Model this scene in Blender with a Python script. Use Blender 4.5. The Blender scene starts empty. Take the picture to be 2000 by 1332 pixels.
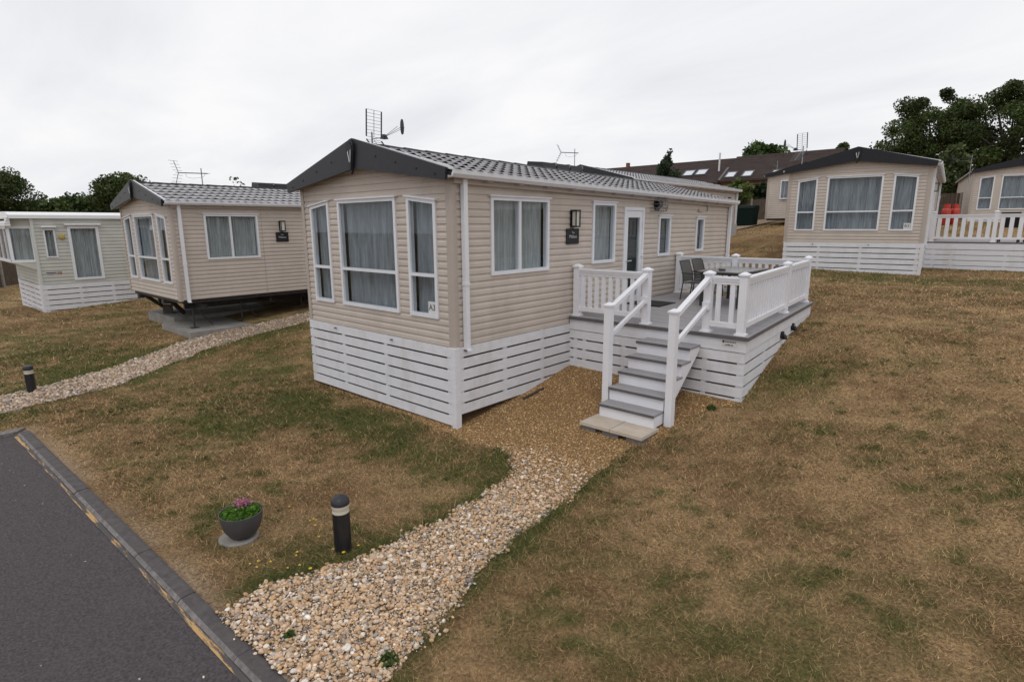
import bpy, bmesh, math, random
import numpy as np
from mathutils import Vector, Matrix
random.seed(7); RNG = np.random.default_rng(11)
SC = bpy.context.scene
COL = SC.collection
# ------------------------------------------------------------------ camera
CAM = np.array([5.39384587, -4.91536424, 2.68813235]); FPX = 1108.238
FWD = np.array([-0.65318832, 0.73047652, -0.1993717])
_yaw, _rol = math.radians(41.803), math.radians(-0.312)
_right = np.array([math.cos(_yaw), math.sin(_yaw), 0.0]); _up = np.cross(_right, FWD)
RT = _right*math.cos(_rol) + _up*math.sin(_rol); UP = _up*math.cos(_rol) - _right*math.sin(_rol)
cam = bpy.data.cameras.new('camera'); camo = bpy.data.objects.new('camera', cam); COL.objects.link(camo)
cam.sensor_width = 36; cam.sensor_fit = 'HORIZONTAL'; cam.lens = FPX*36/2000; cam.clip_end = 3000; cam.clip_start = 0.05
_m = Matrix.Identity(4)
for i in range(3):
    _m[i][0] = RT[i]; _m[i][1] = UP[i]; _m[i][2] = -FWD[i]; _m[i][3] = CAM[i]
camo.matrix_world = _m
SC.camera = camo
SC.render.resolution_x = 1024; SC.render.resolution_y = 681
# ------------------------------------------------------------------ sky, sun, exposure
SUN_EL, SUN_AZ = math.radians(58), math.radians(150)      # azimuth clockwise from +Y
W = bpy.data.worlds.new('World'); SC.world = W; W.use_nodes = True
nt = W.node_tree; nt.nodes.clear()
def wn(t, **k):
    n = nt.nodes.new(t)
    for a, b in k.items(): setattr(n, a, b)
    return n
wo = wn('ShaderNodeOutputWorld'); bg = wn('ShaderNodeBackground')
sky = wn('ShaderNodeTexSky', sky_type='NISHITA'); sky.sun_disc = False
sky.sun_elevation = SUN_EL; sky.sun_rotation = SUN_AZ; sky.air_density = 1.0; sky.dust_density = 2.0
tc = wn('ShaderNodeTexCoord'); sep = wn('ShaderNodeSeparateXYZ')
nt.links.new(tc.outputs['Generated'], sep.inputs[0])
# project the view direction onto a cloud layer so that the streaks flatten towards the horizon
mx = wn('ShaderNodeMath', operation='MAXIMUM'); mx.inputs[1].default_value = 0.0; nt.links.new(sep.outputs[2], mx.inputs[0])
ad = wn('ShaderNodeMath', operation='ADD'); ad.inputs[1].default_value = 0.22; nt.links.new(mx.outputs[0], ad.inputs[0])
dx = wn('ShaderNodeMath', operation='DIVIDE'); dy = wn('ShaderNodeMath', operation='DIVIDE')
nt.links.new(sep.outputs[0], dx.inputs[0]); nt.links.new(ad.outputs[0], dx.inputs[1])
nt.links.new(sep.outputs[1], dy.inputs[0]); nt.links.new(ad.outputs[0], dy.inputs[1])
cmb = wn('ShaderNodeCombineXYZ'); nt.links.new(dx.outputs[0], cmb.inputs[0]); nt.links.new(dy.outputs[0], cmb.inputs[1])
mp = wn('ShaderNodeMapping'); mp.inputs['Rotation'].default_value = (0, 0, math.radians(28)); mp.inputs['Scale'].default_value = (0.75, 1.25, 1)
nt.links.new(cmb.outputs[0], mp.inputs[0])
ns = wn('ShaderNodeTexNoise'); ns.inputs['Scale'].default_value = 1.1; ns.inputs['Detail'].default_value = 9; ns.inputs['Roughness'].default_value = 0.55; ns.inputs['Distortion'].default_value = 0.4
nt.links.new(mp.outputs[0], ns.inputs['Vector'])
cr = wn('ShaderNodeValToRGB'); cr.color_ramp.elements[0].position = 0.30; cr.color_ramp.elements[1].position = 0.66
cr.color_ramp.elements[0].color = (7.1, 7.2, 7.55, 1); cr.color_ramp.elements[1].color = (8.8, 8.76, 8.8, 1)
nt.links.new(ns.outputs['Fac'], cr.inputs[0])
mixs = wn('ShaderNodeMix', data_type='RGBA'); mixs.inputs[0].default_value = 0.965      # overcast: a thick bright layer over the clear sky
nt.links.new(sky.outputs[0], mixs.inputs[6]); nt.links.new(cr.outputs[0], mixs.inputs[7])
nt.links.new(mixs.outputs[2], bg.inputs[0]); bg.inputs[1].default_value = 0.105
nt.links.new(bg.outputs[0], wo.inputs[0])
sun = bpy.data.lights.new('sun', 'SUN'); sun.energy = 0.6; sun.angle = math.radians(25); sun.color = (1.0, 0.96, 0.9)
suno = bpy.data.objects.new('sun', sun); COL.objects.link(suno)
_d = Vector((math.sin(SUN_AZ)*math.cos(SUN_EL), math.cos(SUN_AZ)*math.cos(SUN_EL), math.sin(SUN_EL)))
suno.rotation_euler = _d.to_track_quat('Z', 'Y').to_euler(); suno.location = (0, -6, 12)
SC.view_settings.view_transform = 'Standard'; SC.view_settings.look = 'None'
SC.view_settings.exposure = 0.1; SC.view_settings.gamma = 1.0; SC.view_settings.use_curve_mapping = False
SC.render.engine = 'CYCLES'
SC.cycles.max_bounces = 8; SC.cycles.transparent_max_bounces = 12
# ------------------------------------------------------------------ pixel helpers (2000 x 1332 photograph)
def ray(px, py): return FWD + (px-1000)/FPX*RT - (py-666)/FPX*UP
def onplane(px, py, axis, val):
    d = ray(px, py); return CAM + (val-CAM[axis])/d[axis]*d
def atdepth(px, py, z): return CAM + ray(px, py)*z
# ------------------------------------------------------------------ materials
MATS = {}
def mat(name, col, rough=0.6, var=0.0, vscale=8.0, bump=0.0, bscale=60.0, metal=0.0, dirt=None, spec=0.5, col2=None, stretch=None, attr=None, detail=5):
    if name in MATS: return MATS[name]
    m = bpy.data.materials.new(name); m.use_nodes = True; t = m.node_tree; b = t.nodes['Principled BSDF']
    L = t.links.new
    b.inputs['Base Color'].default_value = (*col, 1); b.inputs['Roughness'].default_value = rough
    b.inputs['Metallic'].default_value = metal; b.inputs['Specular IOR Level'].default_value = spec
    g = t.nodes.new('ShaderNodeNewGeometry'); vec = g.outputs['Position']
    if stretch:
        mp_ = t.nodes.new('ShaderNodeMapping'); mp_.inputs['Scale'].default_value = stretch; L(vec, mp_.inputs[0]); vec = mp_.outputs[0]
    cur = None
    if attr:
        a = t.nodes.new('ShaderNodeAttribute'); a.attribute_name = attr; cur = a.outputs['Color']
    if var or col2:
        n = t.nodes.new('ShaderNodeTexNoise'); n.inputs['Scale'].default_value = vscale; n.inputs['Detail'].default_value = detail; n.inputs['Roughness'].default_value = 0.6
        L(vec, n.inputs['Vector'])
        r = t.nodes.new('ShaderNodeValToRGB'); r.color_ramp.elements[0].position = 0.32; r.color_ramp.elements[1].position = 0.68
        if attr:
            r.color_ramp.elements[0].color = (1-var, 1-var, 1-var, 1); r.color_ramp.elements[1].color = (1+var, 1+var, 1+var, 1)
        else:
            c2 = col2 or tuple(c*(1+var) for c in col); c1 = col if col2 else tuple(c*(1-var) for c in col)
            r.color_ramp.elements[0].color = (*c1, 1); r.color_ramp.elements[1].color = (*c2, 1)
        L(n.outputs['Fac'], r.inputs[0])
        if attr:
            mm = t.nodes.new('ShaderNodeMix'); mm.data_type = 'RGBA'; mm.blend_type = 'MULTIPLY'; mm.inputs[0].default_value = 1
            L(cur, mm.inputs[6]); L(r.outputs[0], mm.inputs[7]); cur = mm.outputs[2]
        else: cur = r.outputs[0]
    if dirt:                      # (colour, amount, scale): blotchy dirt and streaks
        n = t.nodes.new('ShaderNodeTexNoise'); n.inputs['Scale'].default_value = dirt[2]; n.inputs['Detail'].default_value = 8; n.inputs['Roughness'].default_value = 0.7
        mp2 = t.nodes.new('ShaderNodeMapping'); mp2.inputs['Scale'].default_value = (1, 1, 0.35); L(g.outputs['Position'], mp2.inputs[0]); L(mp2.outputs[0], n.inputs['Vector'])
        r = t.nodes.new('ShaderNodeValToRGB'); r.color_ramp.elements[0].position = 0.5; r.color_ramp.elements[1].position = 0.78
        r.color_ramp.elements[0].color = (0, 0, 0, 1); r.color_ramp.elements[1].color = (dirt[1],)*3 + (1,)
        L(n.outputs['Fac'], r.inputs[0])
        mm = t.nodes.new('ShaderNodeMix'); mm.data_type = 'RGBA'; L(r.outputs[0], mm.inputs[0])
        if cur: L(cur, mm.inputs[6])
        else: mm.inputs[6].default_value = (*col, 1)
        mm.inputs[7].default_value = (*dirt[0], 1); cur = mm.outputs[2]
    if cur: L(cur, b.inputs['Base Color'])
    if bump:
        n = t.nodes.new('ShaderNodeTexNoise'); n.inputs['Scale'].default_value = bscale; n.inputs['Detail'].default_value = 6; n.inputs['Roughness'].default_value = 0.65
        L(vec, n.inputs['Vector'])
        bp = t.nodes.new('ShaderNodeBump'); bp.inputs['Strength'].default_value = bump; bp.inputs['Distance'].default_value = 0.02
        L(n.outputs['Fac'], bp.inputs['Height']); L(bp.outputs[0], b.inputs['Normal'])
    MATS[name] = m; return m
def glassmat(name, tint=(0.86, 0.9, 0.92), ior=1.5, extra=0.0):
    if name in MATS: return MATS[name]
    m = bpy.data.materials.new(name); m.use_nodes = True; t = m.node_tree; t.nodes.clear()
    o = t.nodes.new('ShaderNodeOutputMaterial'); mix = t.nodes.new('ShaderNodeMixShader')
    fr = t.nodes.new('ShaderNodeFresnel'); fr.inputs[0].default_value = ior
    ma0 = t.nodes.new('ShaderNodeMath'); ma0.operation = 'ADD'; ma0.inputs[1].default_value = extra; t.links.new(fr.outputs[0], ma0.inputs[0])
    ge = t.nodes.new('ShaderNodeNewGeometry'); iv = t.nodes.new('ShaderNodeMath'); iv.operation = 'SUBTRACT'; iv.inputs[0].default_value = 1; t.links.new(ge.outputs['Backfacing'], iv.inputs[1])
    ma = t.nodes.new('ShaderNodeMath'); ma.operation = 'MULTIPLY'; t.links.new(ma0.outputs[0], ma.inputs[0]); t.links.new(iv.outputs[0], ma.inputs[1])   # a thin pane: no total reflection inside it
    tr = t.nodes.new('ShaderNodeBsdfTransparent'); tr.inputs[0].default_value = (*tint, 1)
    gl = t.nodes.new('ShaderNodeBsdfGlossy'); gl.inputs[1].default_value = 0.015
    t.links.new(ma.outputs[0], mix.inputs[0]); t.links.new(tr.outputs[0], mix.inputs[1]); t.links.new(gl.outputs[0], mix.inputs[2])
    t.links.new(mix.outputs[0], o.inputs[0]); MATS[name] = m; return m
# ------------------------------------------------------------------ mesh builder
ORG = {}
def link(o, parent=None):
    COL.objects.link(o)
    if parent is not None: o.parent = parent
    return o
def meshobj(name, me, m, parent=None, loc=None):
    o = bpy.data.objects.new(name, me)
    if m is not None and len(me.materials) == 0: me.materials.append(m)
    link(o, parent)
    if loc is not None: o.location = loc
    if parent is not None and parent.name in ORG: ORG[o.name] = ORG[parent.name]
    return o
class MB:
    def __init__(s, f=None): s.v = []; s.f = []; s.map = f
    def add(s, vs, fs):
        n = len(s.v); s.v += [tuple(map(float, v)) for v in vs]; s.f += [tuple(i+n for i in f) for f in fs]; return s
    def box(s, x0, x1, y0, y1, z0, z1):
        return s.add([(x0,y0,z0),(x1,y0,z0),(x1,y1,z0),(x0,y1,z0),(x0,y0,z1),(x1,y0,z1),(x1,y1,z1),(x0,y1,z1)],
                     [(0,3,2,1),(4,5,6,7),(0,1,5,4),(1,2,6,5),(2,3,7,6),(3,0,4,7)])
    def cbox(s, c, d): return s.box(c[0]-d[0]/2, c[0]+d[0]/2, c[1]-d[1]/2, c[1]+d[1]/2, c[2]-d[2]/2, c[2]+d[2]/2)
    def hexa(s, p): return s.add(p, [(0,3,2,1),(4,5,6,7),(0,1,5,4),(1,2,6,5),(2,3,7,6),(3,0,4,7)])
    def bar(s, a, b, w, h, up=(0,0,1)):           # rectangular bar between two points
        a = Vector(a); b = Vector(b); d = (b-a).normalized(); up = Vector(up)
        r = d.cross(up); r = r.normalized() if r.length > 1e-6 else Vector((1,0,0)); u = r.cross(d)
        r = r*w/2; u = u*h/2
        return s.hexa([a-r-u, b-r-u, b+r-u, a+r-u, a-r+u, b-r+u, b+r+u, a+r+u])
    def tube(s, pts, rad, n=8, cap=True):
        pts = [Vector(p) for p in pts]; rads = rad if isinstance(rad, (list, tuple)) else [rad]*len(pts)
        rings = []; base = len(s.v); prev = None
        for i, p in enumerate(pts):
            d = (pts[min(i+1, len(pts)-1)] - pts[max(i-1, 0)]).normalized()
            ref = Vector((0,0,1)) if abs(d.z) < 0.9 else Vector((1,0,0))
            if prev is not None: a = (prev - d*prev.dot(d)).normalized()
            else: a = d.cross(ref).normalized()
            prev = a; b = d.cross(a)
            for k in range(n):
                t = 2*math.pi*k/n; s.v.append(tuple(p + (a*math.cos(t) + b*math.sin(t))*rads[i]))
        for i in range(len(pts)-1):
            for k in range(n):
                q = base+i*n; s.f.append((q+k, q+(k+1) % n, q+n+(k+1) % n, q+n+k))
        if cap:
            s.f.append(tuple(base+k for k in reversed(range(n)))); q = base+(len(pts)-1)*n; s.f.append(tuple(q+k for k in range(n)))
        return s
    def lathe(s, prof, c=(0,0,0), n=24, cap=(True, True)):
        base = len(s.v)
        for r, z in prof:
            for k in range(n):
                t = 2*math.pi*k/n; s.v.append((c[0]+r*math.cos(t), c[1]+r*math.sin(t), c[2]+z))
        for i in range(len(prof)-1):
            for k in range(n):
                q = base+i*n; s.f.append((q+k, q+(k+1) % n, q+n+(k+1) % n, q+n+k))
        if cap[0]: s.f.append(tuple(base+k for k in reversed(range(n))))
        if cap[1]: q = base+(len(prof)-1)*n; s.f.append(tuple(q+k for k in range(n)))
        return s
    def prism(s, poly, a0, a1, axis='z'):         # extrude a 2D polygon (counter-clockwise seen from +axis)
        n = len(poly)
        def P(p, a): return {'z': (p[0], p[1], a), 'y': (p[0], a, p[1]), 'x': (a, p[0], p[1])}[axis]
        vs = [P(p, a0) for p in poly] + [P(p, a1) for p in poly]
        return s.add(vs, [tuple(reversed(range(n))), tuple(range(n, 2*n))] + [(i, (i+1) % n, n+(i+1) % n, n+i) for i in range(n)])
    def mesh(s, name, smooth=False, org=None):
        v = s.v
        if s.map: v = [s.map(*p) for p in v]
        if org is not None: v = [(p[0]-org[0], p[1]-org[1], p[2]-org[2]) for p in v]
        me = bpy.data.meshes.new(name); me.from_pydata(v, [], s.f)
        bm = bmesh.new(); bm.from_mesh(me); bmesh.ops.recalc_face_normals(bm, faces=bm.faces); bm.to_mesh(me); bm.free()
        if smooth:
            me.polygons.foreach_set('use_smooth', [True]*len(me.polygons))
            try: me.set_sharp_from_angle(angle=math.radians(40))
            except Exception: pass
        me.update(); return me
    def build(s, name, m, parent=None, smooth=False):
        org = ORG.get(parent.name) if parent is not None else None
        return meshobj(name, s.mesh(name, smooth, org), m, parent)
def tag(o, label=None, cat=None, group=None, kind=None):
    if label: o['label'] = label
    if cat: o['category'] = cat
    if group: o['group'] = group
    if kind: o['kind'] = kind
    return o
def thing(name, label, cat, loc, group=None, rotz=0.0, world=True):
    o = bpy.data.objects.new(name, None); COL.objects.link(o); o.empty_display_size = 0.2
    o.location = loc; o.rotation_euler = (0, 0, rotz); tag(o, label, cat, group)
    if world: ORG[o.name] = tuple(loc)          # parts are written in world coordinates
    return o
def npmesh(name, V, Fv, m, parent=None, colors=None, smooth=False, loc=None, nper=None):
    """V (n,3) and Fv (k,c) numpy arrays, optional per-vertex colours (n,3)"""
    V = np.asarray(V, np.float32); Fv = np.asarray(Fv, np.int32)
    if loc is not None: V = V - np.asarray(loc, np.float32)
    me = bpy.data.meshes.new(name); k, c = Fv.shape
    me.vertices.add(len(V)); me.vertices.foreach_set('co', V.ravel())
    me.loops.add(k*c); me.loops.foreach_set('vertex_index', Fv.ravel())
    me.polygons.add(k); me.polygons.foreach_set('loop_start', np.arange(0, k*c, c, dtype=np.int32))
    try: me.polygons.foreach_set('loop_total', np.full(k, c, np.int32))
    except Exception: pass
    if smooth: me.polygons.foreach_set('use_smooth', np.ones(k, bool))
    if colors is not None:
        at = me.attributes.new('Col', 'FLOAT_COLOR', 'POINT')
        at.data.foreach_set('color', np.concatenate([colors, np.ones((len(V), 1))], 1).astype(np.float32).ravel())
    me.update(calc_edges=True); me.validate()
    return meshobj(name, me, m, parent, loc)
def text_mesh(txt, size, depth=0.0015):
    cu = bpy.data.curves.new('txt', 'FONT'); cu.body = txt; cu.size = size; cu.extrude = depth; cu.align_x = 'CENTER'; cu.align_y = 'CENTER'; cu.resolution_u = 3
    o = bpy.data.objects.new('txt', cu); COL.objects.link(o); bpy.context.view_layer.update()
    dg = bpy.context.evaluated_depsgraph_get(); me = bpy.data.meshes.new_from_object(o.evaluated_get(dg))
    bpy.data.objects.remove(o); bpy.data.curves.remove(cu); return me
def text_obj(name, txt, size, m, parent, p, U, V):
    """lettering lying in the plane of U (reading direction) and V (up), centred at p (parent space)"""
    me = text_mesh(txt, size); U = Vector(U).normalized(); V = Vector(V).normalized(); N = U.cross(V)
    M = Matrix((U, V, N)).transposed().to_4x4(); me.transform(Matrix.Translation(Vector(p)) @ M)
    org = ORG.get(parent.name)
    if org: me.transform(Matrix.Translation(-Vector(org)))
    me.name = name; return meshobj(name, me, m, parent)
# ------------------------------------------------------------------ 2D value noise (numpy)
_perm = RNG.random((256, 256))
def vnoise(x, y):
    xi = np.floor(x).astype(int); yi = np.floor(y).astype(int); fx = x-xi; fy = y-yi
    fx = fx*fx*(3-2*fx); fy = fy*fy*(3-2*fy)
    a = _perm[xi & 255, yi & 255]; b = _perm[(xi+1) & 255, yi & 255]; c = _perm[xi & 255, (yi+1) & 255]; d = _perm[(xi+1) & 255, (yi+1) & 255]
    return (a*(1-fx)+b*fx)*(1-fy) + (c*(1-fx)+d*fx)*fy
def fbm(x, y, s, o=4):
    r = 0; a = 0.5; tot = 0
    for i in range(o):
        r = r + a*vnoise(x/s+17.3*i, y/s+9.1*i); tot += a; a *= 0.55; s *= 0.47
    return r/tot
def inpoly(x, y, P):
    r = np.zeros(np.shape(x), bool); n = len(P)
    for i in range(n):
        x0, y0 = P[i]; x1, y1 = P[(i+1) % n]
        c = ((y0 > y) != (y1 > y))
        with np.errstate(divide='ignore', invalid='ignore'):
            r ^= c & (x < (x1-x0)*(y-y0)/(y1-y0+1e-12)+x0)
    return r
def polydist(x, y, P, closed=True):
    d = np.full(np.shape(x), 1e9); n = len(P)
    for i in range(n if closed else n-1):
        x0, y0 = P[i]; x1, y1 = P[(i+1) % n]; ex, ey = x1-x0, y1-y0
        t = np.clip(((x-x0)*ex+(y-y0)*ey)/(ex*ex+ey*ey+1e-12), 0, 1)
        d = np.minimum(d, np.hypot(x-x0-t*ex, y-y0-t*ey))
    return d
# ================================================================== terrain
_GP = np.array([
 (-40,-30,-.3),(0,-30,-.2),(40,-30,.2),(-20,-7,-.08),(-10,-7,-.03),(0,-7,-.02),(8,-7,.05),(14,-4,.3),
 (1.4,-2.6,0),(.5,-3.1,0),(-6.7,-3.5,0),(-4.4,-3.9,0),(2.2,-3.8,0),(5,-3,.04),(-3,-2,-.01),(6.5,-.5,.2),(9,2,.55),
 (0,0,.02),(-3.66,0,-.02),(-1.8,0,0),(1.8,-.4,.03),(2.35,1.45,.17),(1.8,.9,.09),(4.5,1.2,.2),
 (0,2.5,.42),(2.85,2.45,.34),(2.8,3.84,.69),(2.75,5.3,.96),(2.7,6.4,1.06),(5.5,5.2,.93),(9,6,1.05),(0,5.5,.9),(0,9,1.22),(3,10,1.2),
 (-3.66,3,.42),(-3.66,9,1.15),(-6.5,0,.05),(-6.5,3,.42),(-9.0,-1,.1),(-8.9,.2,.22),(-8.8,2.7,.47),(-9,6,.72),(-9,10,.95),(-13,0,.16),(-13,6,.6),
 (-16.4,-1.7,.19),(-16.4,1.2,.38),(-22,-2,.0),(-22,6,.4),(-32,0,.1),(-32,15,.7),(-60,5,.4),(-60,40,1.2),(-20,25,1.5),
 (3.2,15.1,1.22),(-.5,15.1,1.36),(7,16,1.3),(12,14,1.3),(-4,11.4,1.3),(-4,20,2.25),(1,22,1.9),(-5,27,2.6),(3,28,2.5),(8,31,2.5),
 (-8,31.5,2.8),(-20,40,3.2),(-10,50,4),(-30,50,4),(5,50,4),(25,40,3.3),(25,15,1.8),(30,-5,1),(60,60,5),(-60,90,4),(0,110,6),(120,20,3),(120,120,6),(-120,0,.5),(-120,100,3)], float)
def _tps(r2): return np.where(r2 > 1e-9, 0.5*r2*np.log(np.maximum(r2, 1e-9)), 0)
_n = len(_GP); _K = _tps(((_GP[:, None, :2]-_GP[None, :, :2])**2).sum(-1)) + np.eye(_n)*0.15
_Pm = np.concatenate([np.ones((_n, 1)), _GP[:, :2]], 1)
_A = np.block([[_K, _Pm], [_Pm.T, np.zeros((3, 3))]]); _w = np.linalg.solve(_A, np.concatenate([_GP[:, 2], np.zeros(3)]))
def gz(x, y):
    x = np.asarray(x, float); y = np.asarray(y, float); xs = np.clip(x, -130, 130).ravel(); ys = np.clip(y, -40, 125).ravel(); out = np.empty(xs.shape)
    for i in range(0, len(xs), 100000):
        a = xs[i:i+100000]; b = ys[i:i+100000]
        r2 = (a[:, None]-_GP[None, :, 0])**2 + (b[:, None]-_GP[None, :, 1])**2
        out[i:i+100000] = _tps(r2) @ _w[:_n] + _w[_n] + a*_w[_n+1] + b*_w[_n+2]
    return out.reshape(np.shape(x))
def g1(x, y): return float(gz(np.array([x]), np.array([y]))[0])
# ------------------------------------------------------------------ plan of the site
def kerb_y(x): return -3.83 + 0.031*x            # front edge of the kerb
ROAD = [(-4.42, kerb_y(-4.42)), (14, kerb_y(14)), (14, -30), (-4.9, -30), (-4.55, -4.4)]
PATH = [(1.45,-3.63),(1.42,-3.22),(1.63,-2.63),(1.68,-1.81),(1.63,-1.25),(1.55,-.6),(1.2,-.3),(.9,-.1),(1.5,.25),(2.2,.4),(2.32,-.5),(2.4,-1.55),(2.6,-2.43),(2.72,-2.8),(2.9,-3.25),(3.15,-3.58),(2.4,-3.62)]
BED = [(-3.7,-.03),(-2.6,-.05),(-1.2,-.12),(.1,-.26),(.55,-.3),(.98,-.16),(1.35,-.42),(1.55,-.62),(1.60,-1.0),(1.85,-1.35),(2.15,-1.25),(2.36,-.9),(2.3,-.55),(2.25,.4),(2.2,.85),(2.38,1.3),(2.46,1.75),(2.62,2.2),(2.9,2.4),(2.6,3.2),(-.3,3.2),(-.3,.1),(-3.7,.1)]
def ground_hit(px, py):                           # where the photo's pixel meets the terrain
    z = 0.0
    for _ in range(14): p = onplane(px, py, 2, z); z = .5*z+.5*g1(p[0], p[1])
    return (float(p[0]), float(p[1]))
PATH2 = [(-6.9,-4.4)] + [ground_hit(*q) for q in ((0,777),(100,750),(200,724),(290,694),(345,672),(395,655))] + [(-8.62,1.2),(-8.62,9),(-7.6,9)] + [ground_hit(*q) for q in ((605,628),(500,654),(400,684),(330,712),(230,752),(120,780),(0,810))] + [(-5.7,-4.4)]
MAIN_FP = [(-3.66,0),(0,0),(0,8.95),(-3.66,8.95)]; DECK_FP = [(0,2.5),(2.83,2.5),(2.62,6.35),(0,6.35)]
A2_FP = [(-12.6,-1.4),(-8.75,-1.4),(-8.75,9),(-12.6,9)]; G_FP = [(-20.2,-1.7),(-16.4,-1.7),(-16.4,9),(-20.2,9)]
B3_FP = [(-.46,15.1),(3.2,15.1),(3.2,24.5),(-.46,24.5)]; B3D_FP = [(3.2,16.9),(10.6,16.9),(10.6,22),(3.2,22)]; B2_FP = [(-7.8,11.4),(-4.1,11.4),(-4.1,20.5),(-7.8,20.5)]
# ------------------------------------------------------------------ lawn colour: dry straw with green patches
def blob(x, y, cx, cy, rx, ry): return np.exp(-(((x-cx)/rx)**2 + ((y-cy)/ry)**2))
def greenness(x, y):
    g = 0.42*fbm(x, y, 1.5, 4) + 0.42*fbm(x+40, y-13, 0.42, 3) + 0.34*fbm(x-11, y+7, .15, 2) - 0.455
    g = g + 0.30*blob(x, y, -1.2, -.75, 2.6, .55) + 0.2*blob(x, y, -2.6, -2.2, 1.3, .8) + .17*blob(x, y, .9, -.9, .6, .5)
    g = g + 0.3*np.exp(-(polydist(x, y, PATH)/.17)**2) + 0.22*np.exp(-(polydist(x, y, PATH2)/.3)**2)
    g = g + 0.17*blob(x, y, 3.3, 3.3, .5, 1.2) + 0.05*blob(x, y, 3.9, -1.9, 1.6, .8) + 0.16*blob(x, y, 4.5, 14.0, 7, 1.1) + 0.14*blob(x, y, -10, -2.5, 4.0, 1.4) + .12*blob(x,y,-5.2,-.5,1.4,1.8)
    g = g - 0.20*blob(x, y, .2, -1.9, 1.0, .5) - 0.10*blob(x, y, 5, 6, 3, 4) - .06*blob(x, y, 3.6, .2, 1.1, 1.3) - .07*blob(x, y, -2, 20, 6, 6)
    cl = np.clip((vnoise(x/.13+5, y/.13-8)*.7+vnoise(x/.05, y/.05)*.3-.66)/.1, 0, 1)*np.clip((fbm(x+20, y+5, .9, 2)-.42)/.1, 0, 1); g = g + .27*cl
    k = y - kerb_y(x); g = g - 0.5*np.exp(-((k-.1)/.2)**2)*(x > -4.6)
    return g
STRAW = np.array([.375,.250,.130]); BROWN = np.array([.195,.118,.060]); GREEN = np.array([.096,.112,.031]); DGREEN = np.array([.040,.066,.017]); DIRT = np.array([.36,.265,.175])
def lawn_color(x, y):
    g = greenness(x, y); t = np.clip((g-.05)/.42, 0, 1)[:, None]; t = t*t*(3-2*t)
    s = np.clip((.6*fbm(x-70, y+31, .8, 4)+.4*fbm(x+3, y+55, .13, 3)-.38)/.22, 0, 1)[:, None]
    c = BROWN*(1-s) + STRAW*s; c = c*(1-t) + (GREEN*.8+BROWN*.2)*t
    k = y - kerb_y(x); d = (np.exp(-((k-.15)/.14)**2)*(x > -4.7)*(k > 0))[:, None]*np.clip(fbm(x, y, .3, 3)*2.2-.45, 0, 1)[:, None]
    return c*(1-d) + DIRT*d, g
M_LAWN = mat('dry_lawn', (.2,.14,.07), .95, var=.5, vscale=38, bump=1.0, bscale=60, attr='Col', spec=.1, detail=8)
def axis_pts(lo, hi, near0, near1, fine, grow):
    p = list(np.arange(near0, near1+1e-6, fine)); s = fine; a = near1
    while a < hi: s *= grow; a += s; p.append(min(a, hi))
    s = fine; a = near0
    while a > lo: s *= grow; a -= s; p.insert(0, max(a, lo))
    return np.array(p)
_gx = axis_pts(-900, 900, -13, 8, .14, 1.09); _gy = axis_pts(-120, 1200, -6, 12, .14, 1.09)
GX, GY = np.meshgrid(_gx, _gy); GZ = gz(GX, GY)
_far = np.hypot(GX, GY-20); GZ = GZ + np.clip(_far-130, 0, 2000)*.004
def lump(x, y):                                   # small unevenness of the turf, none on the gravel
    e = np.minimum(np.minimum(polydist(x, y, PATH), polydist(x, y, BED)), polydist(x, y, PATH2)); ins = inpoly(x, y, PATH) | inpoly(x, y, BED) | inpoly(x, y, PATH2)
    k = y-kerb_y(x); kz = np.where(x > -4.75, np.clip(1-np.abs(k-.05)/.38, 0, 1), 0)     # the soil lies a little below the kerb top
    return (fbm(x, y, .5, 3)-.5)*.03*np.clip(e/.3, 0, 1)*~ins*(1-np.clip(kz*2, 0, 1)) - .026*np.clip(kz*1.6, 0, 1)
GZ = GZ + lump(GX, GY)*(_far < 60)
_inroad = inpoly(GX, GY, ROAD); GZ = np.where(_inroad, GZ-.15, GZ)
for _P in (PATH, BED, PATH2): GZ = GZ - .02*np.clip(polydist(GX, GY, _P)/.25, 0, 1)*inpoly(GX, GY, _P)
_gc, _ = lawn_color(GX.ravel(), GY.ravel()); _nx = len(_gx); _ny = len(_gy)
_i = (np.arange(_ny-1)[:, None]*_nx + np.arange(_nx-1)[None, :]).ravel()
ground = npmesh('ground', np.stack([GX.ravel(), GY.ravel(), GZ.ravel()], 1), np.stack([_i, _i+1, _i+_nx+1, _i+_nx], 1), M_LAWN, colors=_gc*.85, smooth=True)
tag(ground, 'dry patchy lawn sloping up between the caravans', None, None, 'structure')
# ------------------------------------------------------------------ draped sheets: gravel bed, stone paths, road
def drape(name, poly, m, step, lift, label, jitter=0.0, kind='structure'):
    P = np.array(poly); xs = np.arange(P[:, 0].min()-step, P[:, 0].max()+step*2, step); ys = np.arange(P[:, 1].min()-step, P[:, 1].max()+step*2, step)
    X, Y = np.meshgrid(xs, ys); nx = len(xs)
    cx = X[:-1, :-1]+step/2; cy = Y[:-1, :-1]+step/2
    jx = (fbm(cx, cy, .25, 2)-.5)*jitter; jy = (fbm(cx+9, cy, .25, 2)-.5)*jitter
    ok = inpoly(cx+jx, cy+jy, poly).ravel()
    i = (np.arange(len(ys)-1)[:, None]*nx + np.arange(nx-1)[None, :]).ravel()[ok]
    F = np.stack([i, i+1, i+nx+1, i+nx], 1); used = np.unique(F); rm = np.zeros(X.size, int); rm[used] = np.arange(len(used))
    x = X.ravel()[used]; y = Y.ravel()[used]; z = gz(x, y)+lift
    return tag(npmesh(name, np.stack([x, y, z], 1), rm[F], m, smooth=True), label, None, None, kind)
M_BED = mat('pea_gravel_bed', (.13,.075,.032), .9, vscale=80, col2=(.36,.225,.105), bump=1.0, bscale=140, spec=.2, detail=3)
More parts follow.
